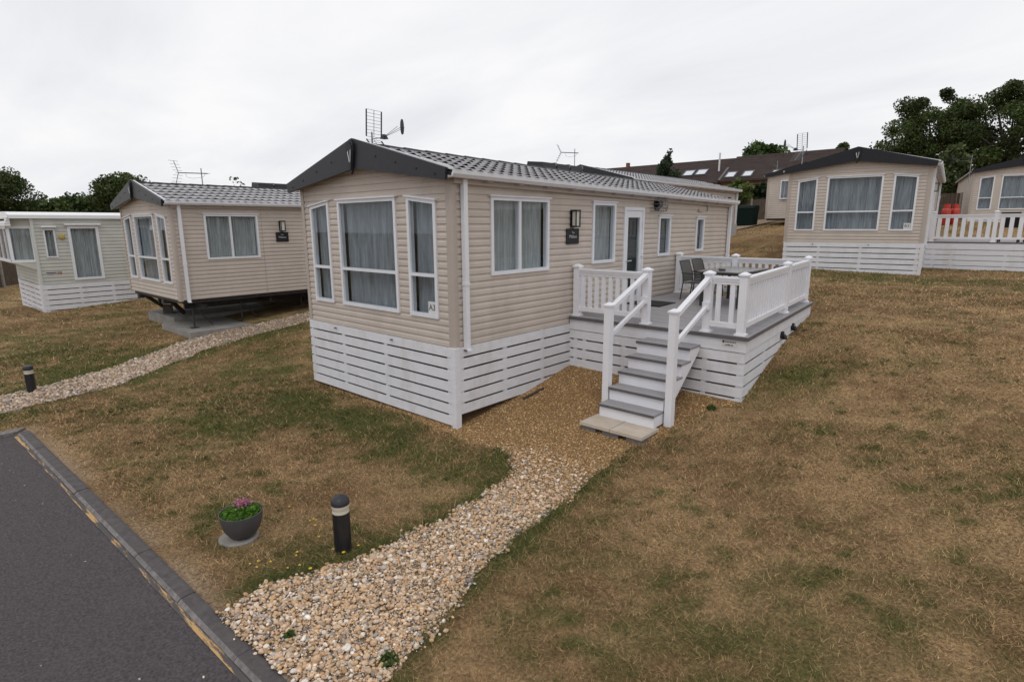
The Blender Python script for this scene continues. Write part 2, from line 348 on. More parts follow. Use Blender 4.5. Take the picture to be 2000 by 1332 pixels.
M_PATHBED = mat('stone_path_bed', (.16,.115,.075), .9, vscale=60, col2=(.36,.28,.20), bump=1.0, bscale=90, spec=.2, detail=3)
drape('gravel_bed', BED, M_BED, .05, .007, 'fine golden gravel bed beside the caravan and steps', .22)
drape('stone_path', PATH, M_PATHBED, .05, .003, 'pale stone path from the road to the steps', .12)
drape('stone_path', PATH2, M_PATHBED, .08, .004, 'pale stone path beside the raised caravan on the left', .15)
# road with kerb
M_ROAD = mat('asphalt', (.042,.037,.040), .85, vscale=55, col2=(.128,.112,.118), bump=.8, bscale=120, spec=.35, detail=9, dirt=((.105,.088,.090), .7, 1.1))
rd = MB(); _rx = [-4.42, -3, -1, 1, 3, 6, 14]
for a, b in zip(_rx[:-1], _rx[1:]):
    rd.add([(a, kerb_y(a)+.03, -.03), (b, kerb_y(b)+.03, -.03), (b, -30, -.12), (a, -30, -.12)], [(0, 3, 2, 1)])
road = rd.build('road', M_ROAD); tag(road, 'dark asphalt road along the bottom left', None, None, 'structure')
M_KERB = mat('kerb_concrete', (.060,.052,.054), .85, vscale=11, col2=(.105,.092,.092), bump=.5, bscale=110, dirt=((.16,.145,.135), .45, 25))
M_KERBE = mat('kerb_worn_edge', (.24,.222,.215), .9, vscale=16, col2=(.11,.10,.10), bump=.4, bscale=100)
kerb = MB(); kb_i = 0
kroot = bpy.data.objects.new('kerb', None); COL.objects.link(kroot); kroot.location = (-1, -3.8, 0); tag(kroot, 'low worn concrete kerb between road and lawn', None, None, 'structure'); ORG[kroot.name] = (-1, -3.8, 0)
x = -4.36
while x < 7:
    x1 = x+.905; y0 = kerb_y(x); y1 = kerb_y(x1); e = .004; dz = random.uniform(-.004, .004)
    b = MB()
    prof = [(0, -.10), (0, -.019), (.026, .002), (.106, .008), (.130, .001), (.130, -.10)]
    n = len(prof)
    vs = [(x+e, y0+p, q+dz) for p, q in prof] + [(x1-e, y1+p, q+dz) for p, q in prof]
    b.add(vs, [tuple(range(n)), tuple(reversed(range(n, 2*n)))] + [(i, (i+1) % n, n+(i+1) % n, n+i) for i in range(n)])
    o = b.build('kerb_stone', M_KERB, kroot)
    me = o.data; me.materials.append(M_KERBE)
    for p in me.polygons:
        c = p.center
        if abs(p.normal.y) > .3 and p.normal.z > .15: p.material_index = 1
    x = x1
# kerb stones turning the corner at the far end
b = MB()
M_YEL = None
def yellow_mat():
    m = bpy.data.materials.new('worn_yellow_paint'); m.use_nodes = True; t = m.node_tree; bs = t.nodes['Principled BSDF']; L = t.links.new
    g = t.nodes.new('ShaderNodeNewGeometry'); n = t.nodes.new('ShaderNodeTexNoise'); n.inputs['Scale'].default_value = 5; n.inputs['Detail'].default_value = 9; n.inputs['Roughness'].default_value = .75
    mp_ = t.nodes.new('ShaderNodeMapping'); mp_.inputs['Scale'].default_value = (.5, 5.0, 1); L(g.outputs['Position'], mp_.inputs[0]); L(mp_.outputs[0], n.inputs['Vector'])
    r = t.nodes.new('ShaderNodeValToRGB'); r.color_ramp.elements[0].position = .515; r.color_ramp.elements[1].position = .56
    r.color_ramp.elements[0].color = (.075,.066,.066,1); r.color_ramp.elements[1].color = (.48,.30,.125,1); L(n.outputs['Fac'], r.inputs[0]); L(r.outputs[0], bs.inputs['Base Color'])
    bs.inputs['Roughness'].default_value = .8; return m
yl = MB()
for a, b_ in zip(np.arange(-4.3, 6, .5), np.arange(-3.8, 6.5, .5)):
    yl.add([(a, kerb_y(a)-.042, -.0255), (b_, kerb_y(b_)-.042, -.0255), (b_, kerb_y(b_)-.002, -.0255), (a, kerb_y(a)-.002, -.0255)], [(0, 1, 2, 3)])
tag(yl.build('yellow_line', yellow_mat()), 'worn yellow painted line along the road edge', None, None, 'structure')
cr_ = MB()
cr_.hexa([(-4.56,-4.5,-.09),(-4.42,-4.5,-.09),(-4.40,-3.97,-.09),(-4.54,-3.85,-.09),(-4.56,-4.5,.012),(-4.42,-4.5,.008),(-4.40,-3.97,.008),(-4.54,-3.85,.014)])
o = cr_.build('kerb_stone', M_KERBE, kroot)
# ------------------------------------------------------------------ loose stones (joined, too many to count)
def ico(sub):
    bm = bmesh.new(); bmesh.ops.create_icosphere(bm, subdivisions=sub, radius=1.0); v = np.array([p.co[:] for p in bm.verts]); f = np.array([[q.index for q in t.verts] for t in bm.faces]); bm.free(); return v, f
ICO1, ICO2 = ico(1), ico(2)
def stones(name, pts, sizes, palette, weights, base, label, m, sink=.25):
    v, f = base; n = len(pts); nv = len(v)
    lump = 1 + .30*(RNG.random((n, nv))-.5)*2 if nv < 20 else 1 + .17*(RNG.random((n, nv))-.5)*2
    sc = np.stack([sizes*RNG.uniform(.8, 1.35, n), sizes*RNG.uniform(.65, 1.05, n), sizes*RNG.uniform(.45, .8, n)], 1)
    a = RNG.random(n)*2*math.pi; tl = RNG.normal(0, .35, n)
    P = v[None]*lump[..., None]*sc[:, None, :]
    ct, st = np.cos(tl)[:, None], np.sin(tl)[:, None]; x = P[..., 0]*ct-P[..., 2]*st; z = P[..., 0]*st+P[..., 2]*ct; y = P[..., 1]
    ca, sa = np.cos(a)[:, None], np.sin(a)[:, None]
    V = np.stack([x*ca-y*sa+pts[:, 0:1], x*sa+y*ca+pts[:, 1:2], z+pts[:, 2:3]+(sc[:, 2:3]*(1-2*sink))], -1).reshape(-1, 3)
    F = (f[None]+(np.arange(n)*nv)[:, None, None]).reshape(-1, 3)
    pc = np.array(palette)[RNG.choice(len(palette), n, p=np.array(weights)/sum(weights))]*RNG.uniform(.78, 1.22, (n, 1)); C = np.repeat(pc, nv, 0)
    return tag(npmesh(name, V, F, m, colors=C, smooth=True), label, 'stones', None, 'stuff')
def scatter(poly, dens, jitter=.1):
    P = np.array(poly); x0, y0 = P.min(0)-.1; x1, y1 = P.max(0)+.1; n = int((x1-x0)*(y1-y0)*dens)
    x = RNG.uniform(x0, x1, n); y = RNG.uniform(y0, y1, n); ok = inpoly(x+(fbm(x, y, .25, 2)-.5)*jitter+RNG.normal(0, .02, n), y+(fbm(x+9, y, .25, 2)-.5)*jitter+RNG.normal(0, .02, n), poly)
    return x[ok], y[ok]
M_STONE = mat('flint_stone', (.4,.3,.2), .75, var=.25, vscale=70, attr='Col', spec=.3, bump=.2, bscale=200)
PAL = [(.60,.435,.295),(.53,.345,.19),(.68,.555,.43),(.44,.325,.225),(.40,.365,.34),(.74,.68,.61),(.25,.21,.185),(.57,.385,.24)]; PW = [5,4.5,4,3,1.5,1.4,.9,3]
x, y = scatter(PATH, 5600, .16)
keep = RNG.random(len(x)) < np.clip((.35-y)/1.5, .04, 1); x, y = x[keep], y[keep]
s = np.exp(RNG.normal(math.log(.0088), .40, len(x))); s = np.clip(s*np.clip(1.0-(y+3.3)*.07, .7, 1.05), .0045, .026)
stones('path_stones', np.stack([x, y, gz(x, y)+.002+RNG.uniform(0, .012, len(x))], 1), s, PAL, PW, ICO1, 'mixed flint stones covering the path to the steps', M_STONE)
x, y = scatter(PATH, 420, .3)
s = np.clip(np.exp(RNG.normal(math.log(.0155), .24, len(x))), .012, .031); k = RNG.random(len(x)) < np.clip((.2-y)/1.3, .03, 1); x, y, s = x[k], y[k], s[k]
stones('larger_path_stones', np.stack([x, y, gz(x, y)+.008+RNG.uniform(0, .01, len(x))], 1), s, PAL, PW, ICO2, 'larger flints lying on the path to the steps', M_STONE)
GPAL = [(.43,.265,.115),(.50,.325,.155),(.28,.16,.065),(.38,.23,.105),(.60,.45,.28),(.20,.125,.07)]; GW = [5,3.5,3,3,1.2,1.4]
x, y = scatter(BED, 4600, .25); k = (x > -.05) | (y < 0.02); k &= ~(inpoly(x, y, DECK_FP) & (y > 2.7)); x, y = x[k], y[k]
stones('gravel_chippings', np.stack([x, y, gz(x, y)+RNG.uniform(-.002, .006, len(x))], 1), np.clip(np.exp(RNG.normal(math.log(.0078), .34, len(x))), .004, .017), GPAL, GW, ICO1, 'small golden gravel pieces beside the caravan', M_STONE)
x, y = scatter(PATH2, 950, .12); k = (y < 4); x, y = x[k], y[k]
s = np.clip(np.exp(RNG.normal(math.log(.019), .3, len(x))), .011, .034); fine = (RNG.random(len(x)) < np.clip((y+.8)/1.5, 0, .75)); s = np.where(fine, s*.6, s)
stones('path_stones', np.stack([x, y, gz(x, y)+RNG.uniform(0, .01, len(x))], 1), s, [(.50,.38,.29),(.45,.31,.19),(.58,.48,.39),(.33,.26,.20),(.25,.22,.21),(.62,.56,.50)], [4,3.5,3,2.5,1,1.2], ICO1, 'pale flint stones on the path by the left caravan', M_STONE)
n = 26; x = RNG.uniform(-3.5, 3.0, n); y = kerb_y(x)-np.abs(RNG.normal(0, .45, n))-.05
stones('road_grit', np.stack([x, y, np.full(n, -.031)], 1), RNG.uniform(.004, .010, n), [(.6,.55,.48),(.35,.3,.26)], [1, 1], ICO1, 'few pale pebbles scattered on the asphalt road', M_STONE, sink=.1)
# ------------------------------------------------------------------ grass blades (joined, nobody could count them)
M_BLADE = mat('grass_blade', (.2,.14,.07), .8, attr='Col', spec=.25)
def blades():
    rings = [(1.2, 5.0, 9500), (5.0, 7.5, 5000), (7.5, 11, 2200), (11, 16, 800), (16, 24, 220), (24, 36, 60)]
    Xs = []; Ys = []; Ds = []
    for r0, r1, dn in rings:
        # sector in front of the camera, generously wider than the frame
        a0, a1 = math.radians(-62), math.radians(60); area = .5*(a1-a0)*(r1*r1-r0*r0); n = int(area*dn)
        r = np.sqrt(RNG.uniform(r0*r0, r1*r1, n)); a = RNG.uniform(a0, a1, n)
        h = math.atan2(FWD[0], FWD[1]) + a
        Xs.append(CAM[0]+r*np.sin(h)); Ys.append(CAM[1]+r*np.cos(h)); Ds.append(r)
    x = np.concatenate(Xs); y = np.concatenate(Ys); d = np.concatenate(Ds)
    ok = ~inpoly(x, y, ROAD) & (y > kerb_y(x)+.17)
    ok |= (x < -4.6) & (y > -9) & ~inpoly(x, y, ROAD)
    for P in (MAIN_FP, DECK_FP, G_FP, B3_FP, B3D_FP, B2_FP, [(1.4,.85),(2.3,.85),(2.3,2.5),(1.4,2.5)], [(-12.7,0),(-10.6,0),(-10.6,-.35),(-8.6,-.35),(-8.6,9),(-12.7,9)]): ok &= ~inpoly(x, y, P)
    ok &= np.hypot(x-.585, y+3.1) > .17
    x, y, d = x[ok], y[ok], d[ok]
    jit = RNG.normal(0, .03, (2, len(x)))
    ok = ~(inpoly(x+jit[0], y+jit[1], PATH) | inpoly(x+jit[0], y+jit[1], BED) | inpoly(x+jit[0], y+jit[1], PATH2)); x, y, d = x[ok], y[ok], d[ok]
    c, g = lawn_color(x, y); k = y-kerb_y(x)
    bare = np.exp(-((k-.1)/.16)**2)*(x > -4.7)*(k > 0); ok = RNG.random(len(x)) > bare*.95; x, y, d, c, g = x[ok], y[ok], d[ok], c[ok], g[ok]
    n = len(x); gr = np.clip((g-.05)/.42, 0, 1)
    # individual colour: straw, brown or green blade
    u = RNG.random(n); isg = u < (.05+.85*gr); st = RNG.random((n, 1))
    dry = STRAW*(.95+.75*st)*(st > .5) + BROWN*(.55+.9*st)*(st <= .5)
    grn = GREEN*(.7+.75*st) + (DGREEN-GREEN)*(RNG.random((n, 1)) < .3)*.6
    bc = np.where(isg[:, None], grn, dry); bc = .8*bc + .2*c; bc *= RNG.uniform(.62, 1.38, (n, 1))
    hgt = RNG.uniform(.012, .036, n)*(1+.8*gr)*np.clip(.9+d*.02, .9, 1.3); edge = np.minimum(polydist(x, y, PATH), polydist(x, y, BED)); hgt *= (1+.7*np.exp(-(edge/.08)**2))*np.clip(.55+d*.065, .7, 1.0)
    w = np.maximum(.0011, d*.00040)*RNG.uniform(.8, 1.4, n)
    a = RNG.random(n)*2*math.pi; lean = RNG.uniform(.4, 2.0, n)*np.where(isg, .75, 1.25)*hgt; la = RNG.random(n)*2*math.pi
    zz = gz(x, y) + lump(x, y) - .003
    p0 = np.stack([x-np.cos(a)*w, y-np.sin(a)*w, zz], 1); p1 = np.stack([x+np.cos(a)*w, y+np.sin(a)*w, zz], 1)
    p2 = np.stack([x+np.cos(la)*lean, y+np.sin(la)*lean, zz+hgt], 1)
    V = np.stack([p0, p1, p2], 1).reshape(-1, 3); C = np.repeat(bc, 3, 0)
    # taller tufts: clumps of longer blades, mostly green, thick along the path edges
    m = 2600; r = np.sqrt(RNG.uniform(1.5**2, 10.5**2, m)); h = math.atan2(FWD[0], FWD[1])+RNG.uniform(math.radians(-60), math.radians(58), m)
    tx = CAM[0]+r*np.sin(h); ty = CAM[1]+r*np.cos(h); ed = np.minimum(polydist(tx, ty, PATH), polydist(tx, ty, PATH2)); tg = greenness(tx, ty)
    ok = ~inpoly(tx, ty, ROAD) & (ty > kerb_y(tx)+.28) & (RNG.random(m) < np.clip(.16+tg*.9+.9*np.exp(-(ed/.10)**2), 0, 1))
    for P in (MAIN_FP, DECK_FP, PATH, BED, PATH2, [(1.3,.8),(2.4,.8),(2.4,2.5),(1.3,2.5)]): ok &= ~inpoly(tx, ty, P)
    tx, ty, tg = tx[ok], ty[ok], tg[ok]; kk = 34; N = len(tx)*kk; rad = np.repeat(RNG.uniform(.02, .06, len(tx)), kk); th = np.repeat(RNG.uniform(.025, .060, len(tx)), kk)
    an = RNG.random(N)*2*math.pi; rr = rad*np.sqrt(RNG.random(N)); X = np.repeat(tx, kk)+rr*np.cos(an); Y = np.repeat(ty, kk)+rr*np.sin(an); Z = gz(X, Y)+lump(X, Y)-.004
    hh = th*RNG.uniform(.5, 1.1, N)*(1-.5*(rr/rad)**2); ww = np.maximum(.0022, np.hypot(X-CAM[0], Y-CAM[1])*.00055); ln = hh*RNG.uniform(.2, .9, N); a2_ = RNG.random(N)*2*math.pi
    tc_ = np.repeat(np.where((RNG.random(len(tx)) < .72+tg)[:, None], GREEN*.55+DGREEN*.45, STRAW*.8+BROWN*.2), kk, 0)*RNG.uniform(.6, 1.45, (N, 1))
    T = np.stack([np.stack([X-np.cos(a2_)*ww, Y-np.sin(a2_)*ww, Z], 1), np.stack([X+np.cos(a2_)*ww, Y+np.sin(a2_)*ww, Z], 1), np.stack([X+np.cos(an)*ln, Y+np.sin(an)*ln, Z+hh], 1)], 1).reshape(-1, 3)
    V = np.concatenate([V, T]); C = np.concatenate([C, np.repeat(tc_, 3, 0)]); n += N
    return tag(npmesh('grass', V, np.arange(3*n).reshape(-1, 3), M_BLADE, colors=C), 'short dry grass with green patches covering the lawns', 'grass', None, 'stuff')
blades()
# ================================================================== caravans
M_SIDE = mat('cream_siding', (.525,.460,.407), .55, var=.05, vscale=3.0, spec=.3, dirt=((.34,.30,.27), .45, 1.6))
M_SIDE2 = mat('green_cream_siding', (.50,.505,.465), .5, var=.05, vscale=2.5, spec=.3, dirt=((.30,.31,.22), .45, 3.0))
M_TRIM = mat('cream_trim', (.43,.372,.33), .5, var=.04, vscale=4, spec=.3)
M_WHITE = mat('white_plastic', (.73,.738,.78), .38, var=.03, vscale=5, spec=.45, dirt=((.60,.585,.56), .30, 5))
M_SKIRT = mat('white_skirt_board', (.71,.712,.75), .5, var=.05, vscale=5, spec=.3, stretch=(1, 1, 4), dirt=((.44,.40,.35), .5, 2.6))
M_FASCIA = mat('dark_slate_fascia', (.022,.0235,.029), .45, var=.12, vscale=4, spec=.35)
M_FASC2 = mat('darker_fascia', (.013,.014,.018), .45, var=.12, vscale=4, spec=.3)
M_TILE = mat('grey_roof_tile', (.36,.352,.37), .45, var=.16, vscale=2.2, spec=.5, bump=.15, bscale=180, dirt=((.10,.095,.09), .35, 4))
M_RIDGE = mat('black_ridge_tile', (.020,.020,.023), .5, var=.2, vscale=6, spec=.35)
M_DARK = mat('dark_interior', (.035,.034,.036), .9)
M_STEEL = mat('dark_steel', (.035,.033,.034), .55, var=.25, vscale=8, spec=.4, dirt=((.12,.075,.05), .4, 8))
M_BLACK = mat('black_plastic', (.012,.012,.014), .4, spec=.4)
M_CURT = mat('grey_net_curtain', (.33,.33,.345), .95, var=.3, vscale=3, spec=.1, stretch=(6, 6, .6))  # upright streaks put light and shade of the folds into the fabric colour
M_CURT2 = mat('pale_net_curtain', (.50,.48,.46), .95, var=.2, vscale=5, spec=.1, stretch=(6, 6, .6))
M_BLIND = mat('dark_door_panel', (.05,.052,.048), .6, var=.1, vscale=3)
M_GLASS = glassmat('window_glass'); M_GLASS2 = glassmat('dark_window_glass', (.60,.66,.70), 1.5, .05)
M_LAMPGL = mat('frosted_lamp_glass', (.62,.62,.55), .3, spec=.5)
M_GREY = mat('grey_plastic', (.16,.155,.15), .5, var=.1, vscale=10)
M_PAPER = mat('white_sign_card', (.62,.63,.62), .6); M_INK = mat('black_ink', (.02,.02,.022), .6)
M_SILV = mat('silver_letter', (.55,.55,.58), .35, metal=.3)
M_VENT = mat('cream_vent', (.46,.38,.29), .5)
class FR:
    """a wall plane: u to the right seen from outside, n outwards, z up"""
    def __init__(s, O, U, N): s.O = Vector(O); s.U = Vector(U); s.N = Vector(N)
    def p(s, u, n, z): return tuple(s.O + s.U*u + s.N*n + Vector((0, 0, z)))
    def box(s, mb, u0, u1, n0, n1, z0, z1, z1r=None, z0r=None):
        z1r = z1 if z1r is None else z1r; z0r = z0 if z0r is None else z0r
        return mb.hexa([s.p(u0,n1,z0), s.p(u1,n1,z0r), s.p(u1,n0,z0r), s.p(u0,n0,z0), s.p(u0,n1,z1), s.p(u1,n1,z1r), s.p(u1,n0,z1r), s.p(u0,n0,z1)])
PROF = [(0.0, .008), (.06, .0155), (.55, .0140), (.78, .004), (1.0, .003)]      # (height fraction, how far the board stands out)
def prof_off(t):
    for (a, b), (c, d) in zip(PROF[:-1], PROF[1:]):
        if t <= c: return b + (d-b)*(t-a)/(c-a)
    return PROF[-1][1]
def siding(parent, F, u0, u1, z0, z1, pitch, holes, m, split, top=None, name='siding_board'):
    """holes: (ua, ub, za, top_at_ua, top_at_ub). top = (centre, ridge z, slope) of the gable. One object per board piece when split"""
    rows = int(math.ceil((z1-z0)/pitch-1e-6)); acc = MB()
    def lim(z):
        if top is None: return u0, u1
        w = (top[1]-z)/top[2]; return max(u0, top[0]-w), min(u1, top[0]+w)
    def segs_at(z, eps):
        L, R = lim(z); segs = [(L, R)]
        for h in holes:
            hi, lo = max(h[3], h[4]), min(h[3], h[4]); ze = z+eps
            if ze <= h[2] or ze >= hi: continue
            ha, hb = h[0], h[1]
            if ze > lo and hi-lo > 1e-6:
                t = (z-h[3])/(h[4]-h[3]); uc = h[0]+(h[1]-h[0])*t
                if h[4] > h[3]: ha = uc
                else: hb = uc
            out = []
            for s0, s1 in segs:
                if hb <= s0 or ha >= s1: out.append((s0, s1)); continue
                out.append((s0, ha)); out.append((hb, s1))
            segs = out
        return segs
    for i in range(rows):
        a = z0+i*pitch; b = min(a+pitch, z1); cuts = {a, b}
        for h in holes:
            for q in (h[2], h[3], h[4]):
                if a+.001 < q < b-.001: cuts.add(float(q))
        if top is not None:
            for q in (top[1]-top[2]*(u1-top[0]), top[1]-.03*top[2]):
                if a+.001 < q < b-.001: cuts.add(float(q))
        cuts = sorted(cuts); open_ = {}
        for za, zb in zip(cuts[:-1], cuts[1:]):
            A = segs_at(za, .0016); B = segs_at(zb, -.0016)
            if len(A) != len(B): continue
            ts = sorted({(za-a)/pitch, (zb-a)/pitch} | {t for t, _ in PROF if (za-a)/pitch < t < (zb-a)/pitch})
            nxt = {}
            for (s0, s1), (e0, e1) in zip(A, B):
                if s1-s0 < .004 and e1-e0 < .004: continue
                key = (round(s0, 4), round(s1, 4)); mb = open_.get(key) if split else acc
                fresh = mb is None or not split
                if mb is None: mb = MB()
                vs = []; pts = ([(None, ts[0])] if fresh else []) + [(prof_off(t), t) for t in ts]
                for o, t in pts:
                    z = a+t*pitch; k = (z-za)/(zb-za); l = s0+(e0-s0)*k; r = s1+(e1-s1)*k; oo = -.002 if o is None else o
                    vs += [F.p(l, oo, z), F.p(max(l, r), oo, z)]
                n = len(pts)
                mb.add(vs, [(2*j, 2*j+1, 2*j+3, 2*j+2) for j in range(n-1)])
                nxt[(round(e0, 4), round(e1, 4))] = mb
            if split:
                for k_, mb in open_.items():
                    if mb not in nxt.values(): finish(mb, name, m, parent)
                open_ = nxt
        if split:
            for mb in open_.values(): finish(mb, name, m, parent)
    if not split and acc.v:
        o = acc.build('siding', m, parent); o['kind'] = 'stuff'
def finish(mb, name, m, parent):
    o = mb.build(name, m, parent); bm = bmesh.new(); bm.from_mesh(o.data); bmesh.ops.remove_doubles(bm, verts=bm.verts, dist=1e-5); bm.to_mesh(o.data); bm.free(); return o
def curtain(parent, F, u0, u1, z0, z1, n, m, seed, gap=.0, z1r=None):
    r = random.Random(seed); z1r = z1 if z1r is None else z1r
    k = max(16, int((u1-u0)/.011)); vs = []; fs = []; ph = r.random()*9; f1 = r.uniform(62, 78); f2 = r.uniform(17, 25)
    for i in range(k+1):
        t = i/k; u = u0+(u1-u0)*t; sw = .022*math.sin(u*f1+2.2*math.sin(u*f2+ph)+ph)+.018*math.sin(u*f2*1.3+ph*2)
        zt = z1+(z1r-z1)*t
        for j in range(4):
            q = j/3; vs.append(F.p(u+.006*q*math.sin(u*31+ph), n+sw*(.55+.45*(1-q)), zt+(z0-zt)*q))
    for i in range(k):
        for j in range(3): a = i*4+j; fs.append((a, a+1, a+5, a+4))
    me = bpy.data.meshes.new('curtain'); me.from_pydata(vs, [], fs); me.polygons.foreach_set('use_smooth', [True]*len(fs)); me.update()
    return meshobj('curtain', me, m, parent)
def window(parent, F, u0, u1, z0, z1, z1r=None, transom=None, mull=None, cm=None, glass=None, seed=1, cap=True, fw=.05, cn=-.10, name='window', depth=.05, curt=True, lead=False):
    z1r = z1 if z1r is None else z1r; cm = cm or M_CURT; glass = glass or M_GLASS
    zt = lambda u: z1+(z1r-z1)*(u-u0)/(u1-u0)
    mb = MB()
    F.box(mb, u0, u0+fw, -depth, .034, z0+fw, zt(u0), zt(u0+fw)); F.box(mb, u1-fw, u1, -depth, .034, z0+fw, zt(u1-fw), z1r)
    F.box(mb, u0, u1, -depth, .036, z0, z0+fw)
    mb.hexa([F.p(u0+fw,.034,zt(u0+fw)-fw), F.p(u1-fw,.034,zt(u1-fw)-fw), F.p(u1-fw,-depth,zt(u1-fw)-fw), F.p(u0+fw,-depth,zt(u0+fw)-fw),
             F.p(u0+fw,.034,zt(u0+fw)), F.p(u1-fw,.034,zt(u1-fw)), F.p(u1-fw,-depth,zt(u1-fw)), F.p(u0+fw,-depth,zt(u0+fw))])
    w = mb.build(name, M_WHITE, parent)
    if cap:
        c = MB(); e = .028; c.hexa([F.p(u0-e,.058,z1-.002), F.p(u1+e,.058,z1r-.002), F.p(u1+e,.0,z1r+.004), F.p(u0-e,.0,z1+.004), F.p(u0-e,.058,z1+.016), F.p(u1+e,.058,z1r+.016), F.p(u1+e,.0,z1r+.026), F.p(u0-e,.0,z1+.026)])
        c.build('drip_cap', M_WHITE, w)
    zs = [z0+fw] + ([transom-fw*.42, transom+fw*.42] if transom else []) + [None]
    us = [u0+fw] + ([q for mm in (mull or []) for q in (mm-fw*.45, mm+fw*.45)]) + [u1-fw]
    if transom: t = MB(); F.box(t, u0+fw, u1-fw, -.045, .030, transom-fw*.42, transom+fw*.42); t.build('transom', M_WHITE, w)
    for mm in (mull or []): t = MB(); F.box(t, mm-fw*.45, mm+fw*.45, -.045, .031, z0+fw, zt(mm)-fw); t.build('mullion', M_WHITE, w)
    for i in range(0, len(us), 2):
        for j in range(0, len(zs), 2):
            a, b = us[i], us[i+1]; q = MB(); top = zs[j+1]
            F.box(q, a, b, -.004, .002, zs[j], zt(a)-fw if top is None else top, zt(b)-fw if top is None else top); q.build('pane', glass, w)
    if curt: curtain(w, F, u0+fw*.6, u1-fw*.6, z0+.02, zt(u0)-.02, cn, cm, seed, z1r=z1r-.02)
    return w
def tile_mesh(pw, ph, name):
    """one pressed pantile, u across (0..pw), v up the slope (0..ph): a wave that opens over the next course at its lower edge"""
    k = 10; vs = []; fs = []
    def zc(t): return .5-.5*math.cos(2*math.pi*(t**.85))
    for v, lift, amp in ((-.030, .012, .034), (ph*.45, .008, .024), (ph, .002, .010)):
        for i in range(k+1): t = i/k; vs.append((t*pw, v-(.018*zc(t) if v < 0 else 0), zc(t)*amp+lift))
    for r in range(2):
        for i in range(k): a = r*(k+1)+i; fs.append((a, a+1, a+k+2, a+k+1))
    n0 = len(vs)                       # thickness of the nose
    for i in range(k+1): x, y, z = vs[i]; vs.append((x, y+.004, z-.006))
    for i in range(k): fs.append((i, n0+i, n0+i+1, i+1))
    me = bpy.data.meshes.new(name); me.from_pydata(vs, [], fs); me.polygons.foreach_set('use_smooth', [True]*(2*k)+[False]*k); me.update(); me.materials.append(M_TILE); return me
TILE_P, TILE_H = .186, .342; TILE_ME = tile_mesh(TILE_P, TILE_H, 'roof_tile')
def shield(parent, x, y, z, s, lettered=True):
    mb = MB(); P = [(-.085,.20),(0,.27),(.085,.20),(.095,.10),(.03,-.20),(0,-.245),(-.03,-.20),(-.095,.10)]
    mb.prism([(x+a*s, z+b*s) for a, b in reversed(P)], y-.035, y, 'y')
    P2 = [(-.062,.17),(0,.225),(.062,.17),(.07,.10),(.02,-.16),(0,-.19),(-.02,-.16),(-.07,.10)]
    mb.prism([(x+a*s, z+b*s) for a, b in reversed(P2)], y-.045, y-.03, 'y')
    o = mb.build('shield_badge', M_FASC2, parent)
    v = MB(); yb = y-.046
    for pts in ([(-.048,.075),(-.02,.105),(-.022,.06),(.008,-.07),(-.008,-.07),(-.040,.05)], [(.012,-.05),(.03,.105),(.046,.115),(.022,-.06)]):
        v.prism([(x+a*s, z+b*s) for a, b in pts], yb-.004, yb, 'y')
    v.build('letter_v', M_SILV, o); return o
SK_P = .157
def skirt_run(parent, F, u0, u1, ztop, rows, battens, m=None, zmin=None, name='skirt_board', split=True, h=.132):
    m = m or M_SKIRT; acc = MB()
    for i in range(rows):
        zt = ztop-i*SK_P; mb = MB() if split else acc; j = random.uniform(-.0015, .0015)
        F.box(mb, u0, u1, .0+j, .010+j, zt-h, zt)
        if split: mb.build(name, m, parent)
    if not split: o = acc.build('skirt_boards', m, parent); o['kind'] = 'stuff'
    for u in battens: bt = MB(); F.box(bt, u-.04, u+.04, -.028, -.003, ztop-rows*SK_P+.03, ztop-.005); bt.build('batten', m, parent)
